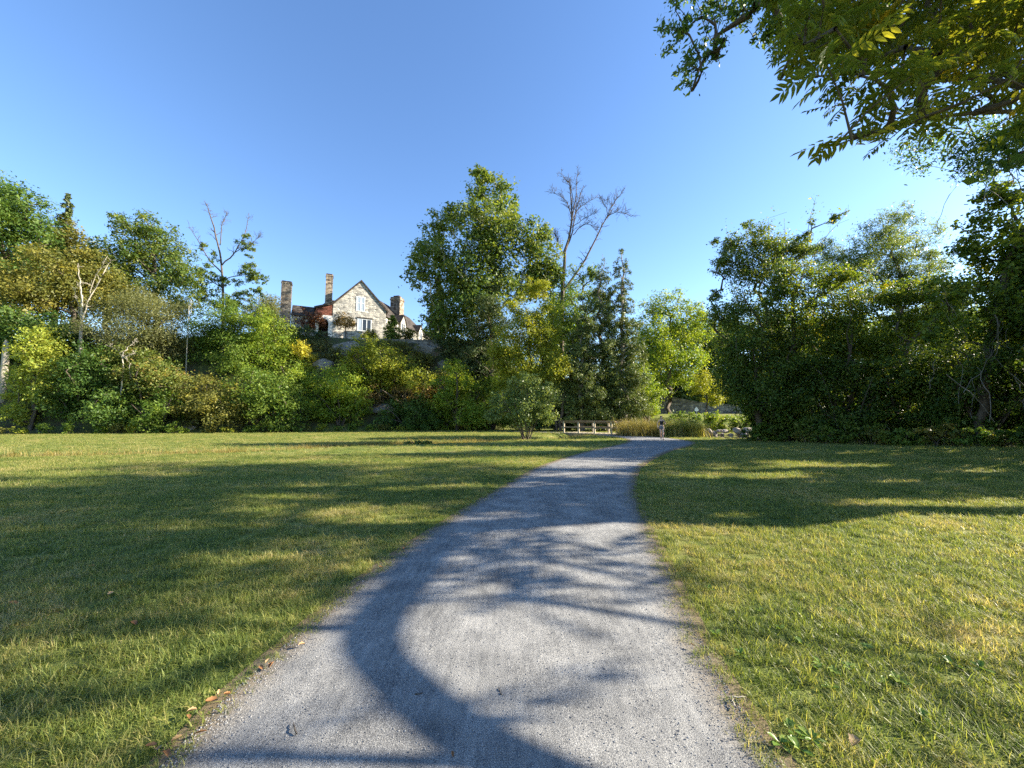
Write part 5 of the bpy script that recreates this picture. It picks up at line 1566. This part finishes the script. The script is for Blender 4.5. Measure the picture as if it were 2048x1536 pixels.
# ------------------------------------------------------------------ lawn grass: tufts set on points of the ground
def tuft_mesh(name, n, h, w, rng, spread, mat, lean=0.7):
    a = rng.uniform(0, 6.28, n); r = spread * np.sqrt(rng.uniform(0, 1, n))
    bx, by = r * np.cos(a), r * np.sin(a)
    a2 = rng.uniform(0, 6.28, n); L = h * rng.uniform(.45, 1.15, n); le = lean * rng.uniform(.1, 1.3, n)
    d = np.stack([np.cos(a2), np.sin(a2)], -1); tw = a2 + rng.uniform(.8, 2.2, n); wv = np.stack([np.cos(tw), np.sin(tw)], -1) * w * rng.uniform(.6, 1.3, (n, 1))
    def pt(t, s):
        c = np.stack([bx + d[:, 0] * le * L * t ** 1.6, by + d[:, 1] * le * L * t ** 1.6, L * t * (1 - .4 * np.minimum(le, 1) * t) - 0.004], -1)
        c[:, :2] += s * wv * (1 - t ** 2 * .92); return c
    V = np.stack([pt(0, -.5), pt(0, .5), pt(.55, .5), pt(.55, -.5), pt(1, .5), pt(1, -.5)], 1).reshape(-1, 3)
    i = np.arange(n)[:, None] * 6
    F = np.concatenate([i + np.array([[0, 1, 2, 3]]), i + np.array([[3, 2, 4, 5]])])
    return new_mesh(name, V, F, mat, False, {'tint': np.repeat(rng.uniform(0, 1, n), 6)})


def build_grass():
    rng = np.random.default_rng(90)
    src = bpy.data.collections.new('grass_sources')
    vari = []
    for k, (n, h, w, sp, ln) in enumerate([(26, .07, .004, .05, 1.3), (22, .06, .0045, .055, 1.6), (24, .085, .0036, .05, 1.1), (16, .05, .0085, .06, 1.3)]):
        o = bpy.data.objects.new('grass_tuft', tuft_mesh('grass_tuft', n, h, w, rng, sp, M['blade'], ln)); src.objects.link(o); vari.append(o)
    pts = []; scl = []
    def zone(y0, y1, dens, s0, s1):
        A = 1.62 * (y1 ** 2 - max(y0, 0) ** 2)
        n = int(A * dens)
        y = np.sqrt(rng.uniform(max(y0, 0) ** 2, y1 ** 2, n)); x = y * rng.uniform(-1.62, 1.62, n)
        keep = (path_side(x, y) > -0.01 - 0.045 * wob(x * 9, y * 9) - 0.03 * rng.exponential(1, n))
        toe = np.interp(x, TOE_X, TOE_Y)
        keep &= (y < toe + .3) & (pond_t(x, y) > 1.1)
        er = np.interp(y, [-30, 5, 20, 25, 29, 30], [22, 21, 22.5, 18, 15.5, 99]); keep &= x < er
        x, y = x[keep], y[keep]
        dry = np.clip(1.1 - path_side(x, y) * 3, 0, 1)
        pts.append(np.stack([x, y, H(x, y)], -1)); scl.append(rng.uniform(s0, s1, len(x)) * (1 - .25 * dry))
    zone(1.2, 4.5, 420, .75, 1.25)
    zone(4.5, 9, 210, .85, 1.35)
    zone(9, 17, 70, 1.1, 1.6)
    zone(17, 50, 14, 1.4, 2.1)
    P = np.concatenate(pts); S = np.concatenate(scl)
    scatter('lawn_grass', 'short mown lawn grass with dry yellow patches on both sides of the path', 'grass', P, S, rng, src, len(vari))
    # loose grit lying on the path, thickest along its rims
    src2 = bpy.data.collections.new('grit_sources')
    for k in range(4):
        o = bpy.data.objects.new('grit', rock_mesh('grit', (1, .8, .6), rng, M['grit' if k % 2 else 'grit_dark'], 1, 8)); src2.objects.link(o)
    n = 26000
    t = rng.uniform(0, 1, n); y = 1.2 + 8.5 * rng.uniform(0, 1, n) ** 1.4
    e = rng.uniform(0, 1, n)
    t = np.where(e < .3, rng.exponential(.035, n) - .02, np.where(e < .6, 1.02 - rng.exponential(.035, n), t))
    xl = np.interp(y, PATH_L[:, 1], PATH_L[:, 0]); xr = np.interp(y, PATH_R[:, 1], PATH_R[:, 0])
    x = xl + (xr - xl) * t
    G = np.stack([x, y, H(x, y) + .013 + .018 * np.sin(np.pi * np.clip(t, 0, 1))], -1)
    scatter('path_grit', 'loose crushed stone grit lying on the gravel path', 'gravel', G, rng.uniform(.002, .0045, n) * rng.uniform(.7, 1.5, n), rng, src2, 4)
    return len(P)


def scatter(name, label, cat, P, S, rng, src, nvar, tilt=.12):
    me = bpy.data.meshes.new(name); me.vertices.add(len(P)); me.vertices.foreach_set('co', P.astype(np.float32).ravel())
    a = me.attributes.new('scl', 'FLOAT', 'POINT'); a.data.foreach_set('value', S.astype(np.float32))
    a = me.attributes.new('rot', 'FLOAT_VECTOR', 'POINT')
    R = np.stack([rng.normal(0, tilt, len(P)), rng.normal(0, tilt, len(P)), rng.uniform(0, 6.28, len(P))], -1); a.data.foreach_set('vector', R.astype(np.float32).ravel())
    me.update()
    o = link(name, me)
    tag(o, label, cat, kind='stuff')
    ng = bpy.data.node_groups.new('scatter_' + name, 'GeometryNodeTree')
    ng.interface.new_socket('Geometry', in_out='INPUT', socket_type='NodeSocketGeometry'); ng.interface.new_socket('Geometry', in_out='OUTPUT', socket_type='NodeSocketGeometry')
    nn = ng.nodes; L = ng.links.new
    gi = nn.new('NodeGroupInput'); go = nn.new('NodeGroupOutput')
    ci = nn.new('GeometryNodeCollectionInfo'); ci.inputs['Collection'].default_value = src; ci.inputs['Separate Children'].default_value = True; ci.inputs['Reset Children'].default_value = True
    ip = nn.new('GeometryNodeInstanceOnPoints'); ip.inputs['Pick Instance'].default_value = True
    rv = nn.new('FunctionNodeRandomValue'); rv.data_type = 'INT'; rv.inputs[4].default_value = 0; rv.inputs[5].default_value = nvar - 1
    sa = nn.new('GeometryNodeInputNamedAttribute'); sa.data_type = 'FLOAT'; sa.inputs[0].default_value = 'scl'
    ra = nn.new('GeometryNodeInputNamedAttribute'); ra.data_type = 'FLOAT_VECTOR'; ra.inputs[0].default_value = 'rot'
    er = nn.new('FunctionNodeEulerToRotation')
    mp = nn.new('GeometryNodeMeshToPoints')
    L(gi.outputs[0], mp.inputs['Mesh']); L(mp.outputs[0], ip.inputs['Points']); L(ci.outputs[0], ip.inputs['Instance']); L(rv.outputs[2], ip.inputs['Instance Index'])
    L(sa.outputs[0], ip.inputs['Scale']); L(ra.outputs[0], er.inputs[0]); L(er.outputs[0], ip.inputs['Rotation']); L(ip.outputs[0], go.inputs[0])
    md = o.modifiers.new('scatter', 'NODES'); md.node_group = ng


print('grass tufts', build_grass())




# ------------------------------------------------------------------ fallen leaves, twigs and lawn weeds
def ground_at(px, py):
    Y = None
    for Y in np.arange(1.5, 60, 0.02):
        p = at(px, py, Y)
        if p[2] <= hz(p[0], p[1]) + 0.02:
            break
    return p


M['dl_tan'] = noise_mat('dead_leaf_tan', [(0.3, (0.30, 0.19, 0.09)), (0.7, (0.50, 0.35, 0.19))], 30, 5, 0.7, 0.3, 0.004)
M['dl_brown'] = noise_mat('dead_leaf_brown', [(0.3, (0.16, 0.075, 0.03)), (0.7, (0.32, 0.16, 0.065))], 30, 5, 0.7, 0.3, 0.004)


def dead_leaf_mesh(rng, mat, L=0.09, w=0.6):
    n = 7; V = []; F = []
    curl = rng.uniform(.4, 1.4); bend = rng.uniform(-.5, .9)
    for i in range(n):
        t = i / (n - 1)
        hw = w * L * 0.5 * math.sin(math.pi * min(1, t * .92 + .06)) ** .7 * (1 + (.16 if i % 2 else -.1))
        for j, q in enumerate((-1, -.5, 0, .5, 1)):
            V.append(((t - .5) * L, q * hw, curl * abs(q) ** 1.6 * hw * .9 + bend * L * .5 * (t - .5) ** 2 + 0.004))
    for i in range(n - 1):
        for j in range(4):
            k = i * 5 + j; F.append((k, k + 1, k + 6, k + 5))
    return new_mesh('fallen_leaf', V, F, mat, True)


_lr = np.random.default_rng(17)
EDGE = 'dry brown leaf caught in the grass along the left rim of the path'
LEAVES = [(265, 1255, 'dl_brown', 'lone curled brown leaf on the shaded left lawn', .10), (26, 1212, 'dl_brown', 'brown leaf in the grass by the left edge of the view', .10),
          (220, 1192, 'dl_tan', 'pale tan leaf on the left lawn, above the lone curled brown leaf', .08), (1715, 1502, 'dl_tan', 'rounded tan leaf in the grass at the lower right', .085),
          (1385, 1296, 'dl_tan', 'small tan leaf on the right rim of the path', .05), (905, 1524, 'dl_brown', 'small brown leaf on the gravel at the bottom of the view', .04),
          (182, 1137, 'dl_tan', 'pale leaf far out on the left lawn', .09)]
for (px, py) in [(532, 1334), (545, 1340), (520, 1346), (440, 1392), (452, 1398), (385, 1432), (372, 1440), (300, 1506), (310, 1512), (352, 1492), (398, 1478), (335, 1520), (640, 1252), (700, 1186), (765, 1140), (812, 1102), (600, 1296), (424, 1410)]:
    LEAVES.append((px + _lr.uniform(-4, 4), py + _lr.uniform(-3, 3), 'dl_brown' if _lr.uniform() < .5 else 'dl_tan', EDGE, _lr.uniform(.05, .09)))
for px, py, m, lab, L_ in LEAVES:
    p = ground_at(px, py)
    o = link('fallen_leaf', dead_leaf_mesh(_lr, M[m], L_ * 0.62, .9 if 'rounded' in lab else _lr.uniform(.45, .7)), None, (p[0], p[1], hz(p[0], p[1]) + .035), 0)
    o.rotation_euler = (_lr.uniform(-.5, .5), _lr.uniform(-.4, .4), _lr.uniform(0, 6.28))
    tag(o, lab, 'leaf', 'dry leaves along the left path rim' if lab == EDGE else None)

for px, py, L_, a_, lab in [(590, 1463, .12, 2.2, 'thin dark twig lying on the gravel near the lower left rim'), (838, 1397, .06, .2, 'tiny dark twig bit in the middle of the gravel'), (1468, 1412, .12, 1.25, 'pale broken stick upright at the right rim of the path'), (1480, 1400, .09, -.1, 'short pale stick in the grass beside the upright stick'), (1000, 1390, .07, 1.9, 'small dark twig in the curved tree shadow on the path')]:
    p = ground_at(px, py); d = np.array([math.cos(a_), math.sin(a_), .0]) * L_ * .36; c = np.array([p[0], p[1], hz(p[0], p[1]) + .032])
    pts_ = c + d * np.linspace(-1, 1, 6)[:, None] + _lr.normal(0, .003, (6, 3))
    V_, F_ = tubes([(pts_ - c, np.linspace(.004, .002, 6))], 5)
    tag(link('twig', new_mesh('twig', V_, F_, M['deadwood' if 'pale' in lab else 'bark'], True), None, c), lab, 'twig')


def rosette(rng, mat, n=9, L=0.10):
    V = []; F = []; T = []
    for i in range(n):
        a = rng.uniform(0, 6.28); l = L * rng.uniform(.6, 1.1); w = l * rng.uniform(.3, .42); el = rng.uniform(.25, .9)
        d = np.array([math.cos(a) * math.cos(el), math.sin(a) * math.cos(el), math.sin(el)]); s_ = np.array([-math.sin(a), math.cos(a), 0]); k = len(V)
        for t, ww in ((.1, .12), (.4, .85), (.7, 1.0), (.9, .6), (1.0, .05)):
            c = d * l * t + np.array([0, 0, -.35 * l * t * t])
            V += [c - s_ * w * ww * .5 + np.array([0, 0, .006]), c, c + s_ * w * ww * .5 + np.array([0, 0, .006])]
        for q in range(4):
            for j in range(2):
                b = k + q * 3 + j; F.append((b, b + 1, b + 4, b + 3))
        T += [rng.uniform(.3, 1)] * 15
    return new_mesh('lawn_weed', np.array(V), np.array(F), mat, True, {'tint': T})


M['l_weed'] = leaf_mat('leaf_plantain', P3((0.06, 0.11, 0.025), (0.10, 0.16, 0.035), (0.15, 0.20, 0.05)), 0.35, 0.35)
_wm = [rosette(_lr, M['l_weed']) for _ in range(4)]
for i, (px, py) in enumerate([(1642, 1332), (1700, 1342), (1605, 1292), (1662, 1382), (1772, 1372), (1795, 1362), (1600, 1502), (1482, 1312), (1432, 1272), (1625, 1482), (1905, 1335), (1965, 1342), (1560, 1260), (1735, 1300), (1850, 1440), (1420, 1180), (1520, 1225), (1690, 1226), (1580, 1462), (1560, 1492), (1635, 1340), (1668, 1345)]):
    p = ground_at(px, py)
    o = link('lawn_weed', _wm[i % 4], None, (p[0], p[1], hz(p[0], p[1]) + .02), _lr.uniform(0, 6.28))
    k = _lr.uniform(.5, .8); o.scale = (k, k, k)
    tag(o, 'broad-leaved weed rosette growing in the sunlit lawn right of the path', 'weed', 'broad-leaved weeds in the right lawn')
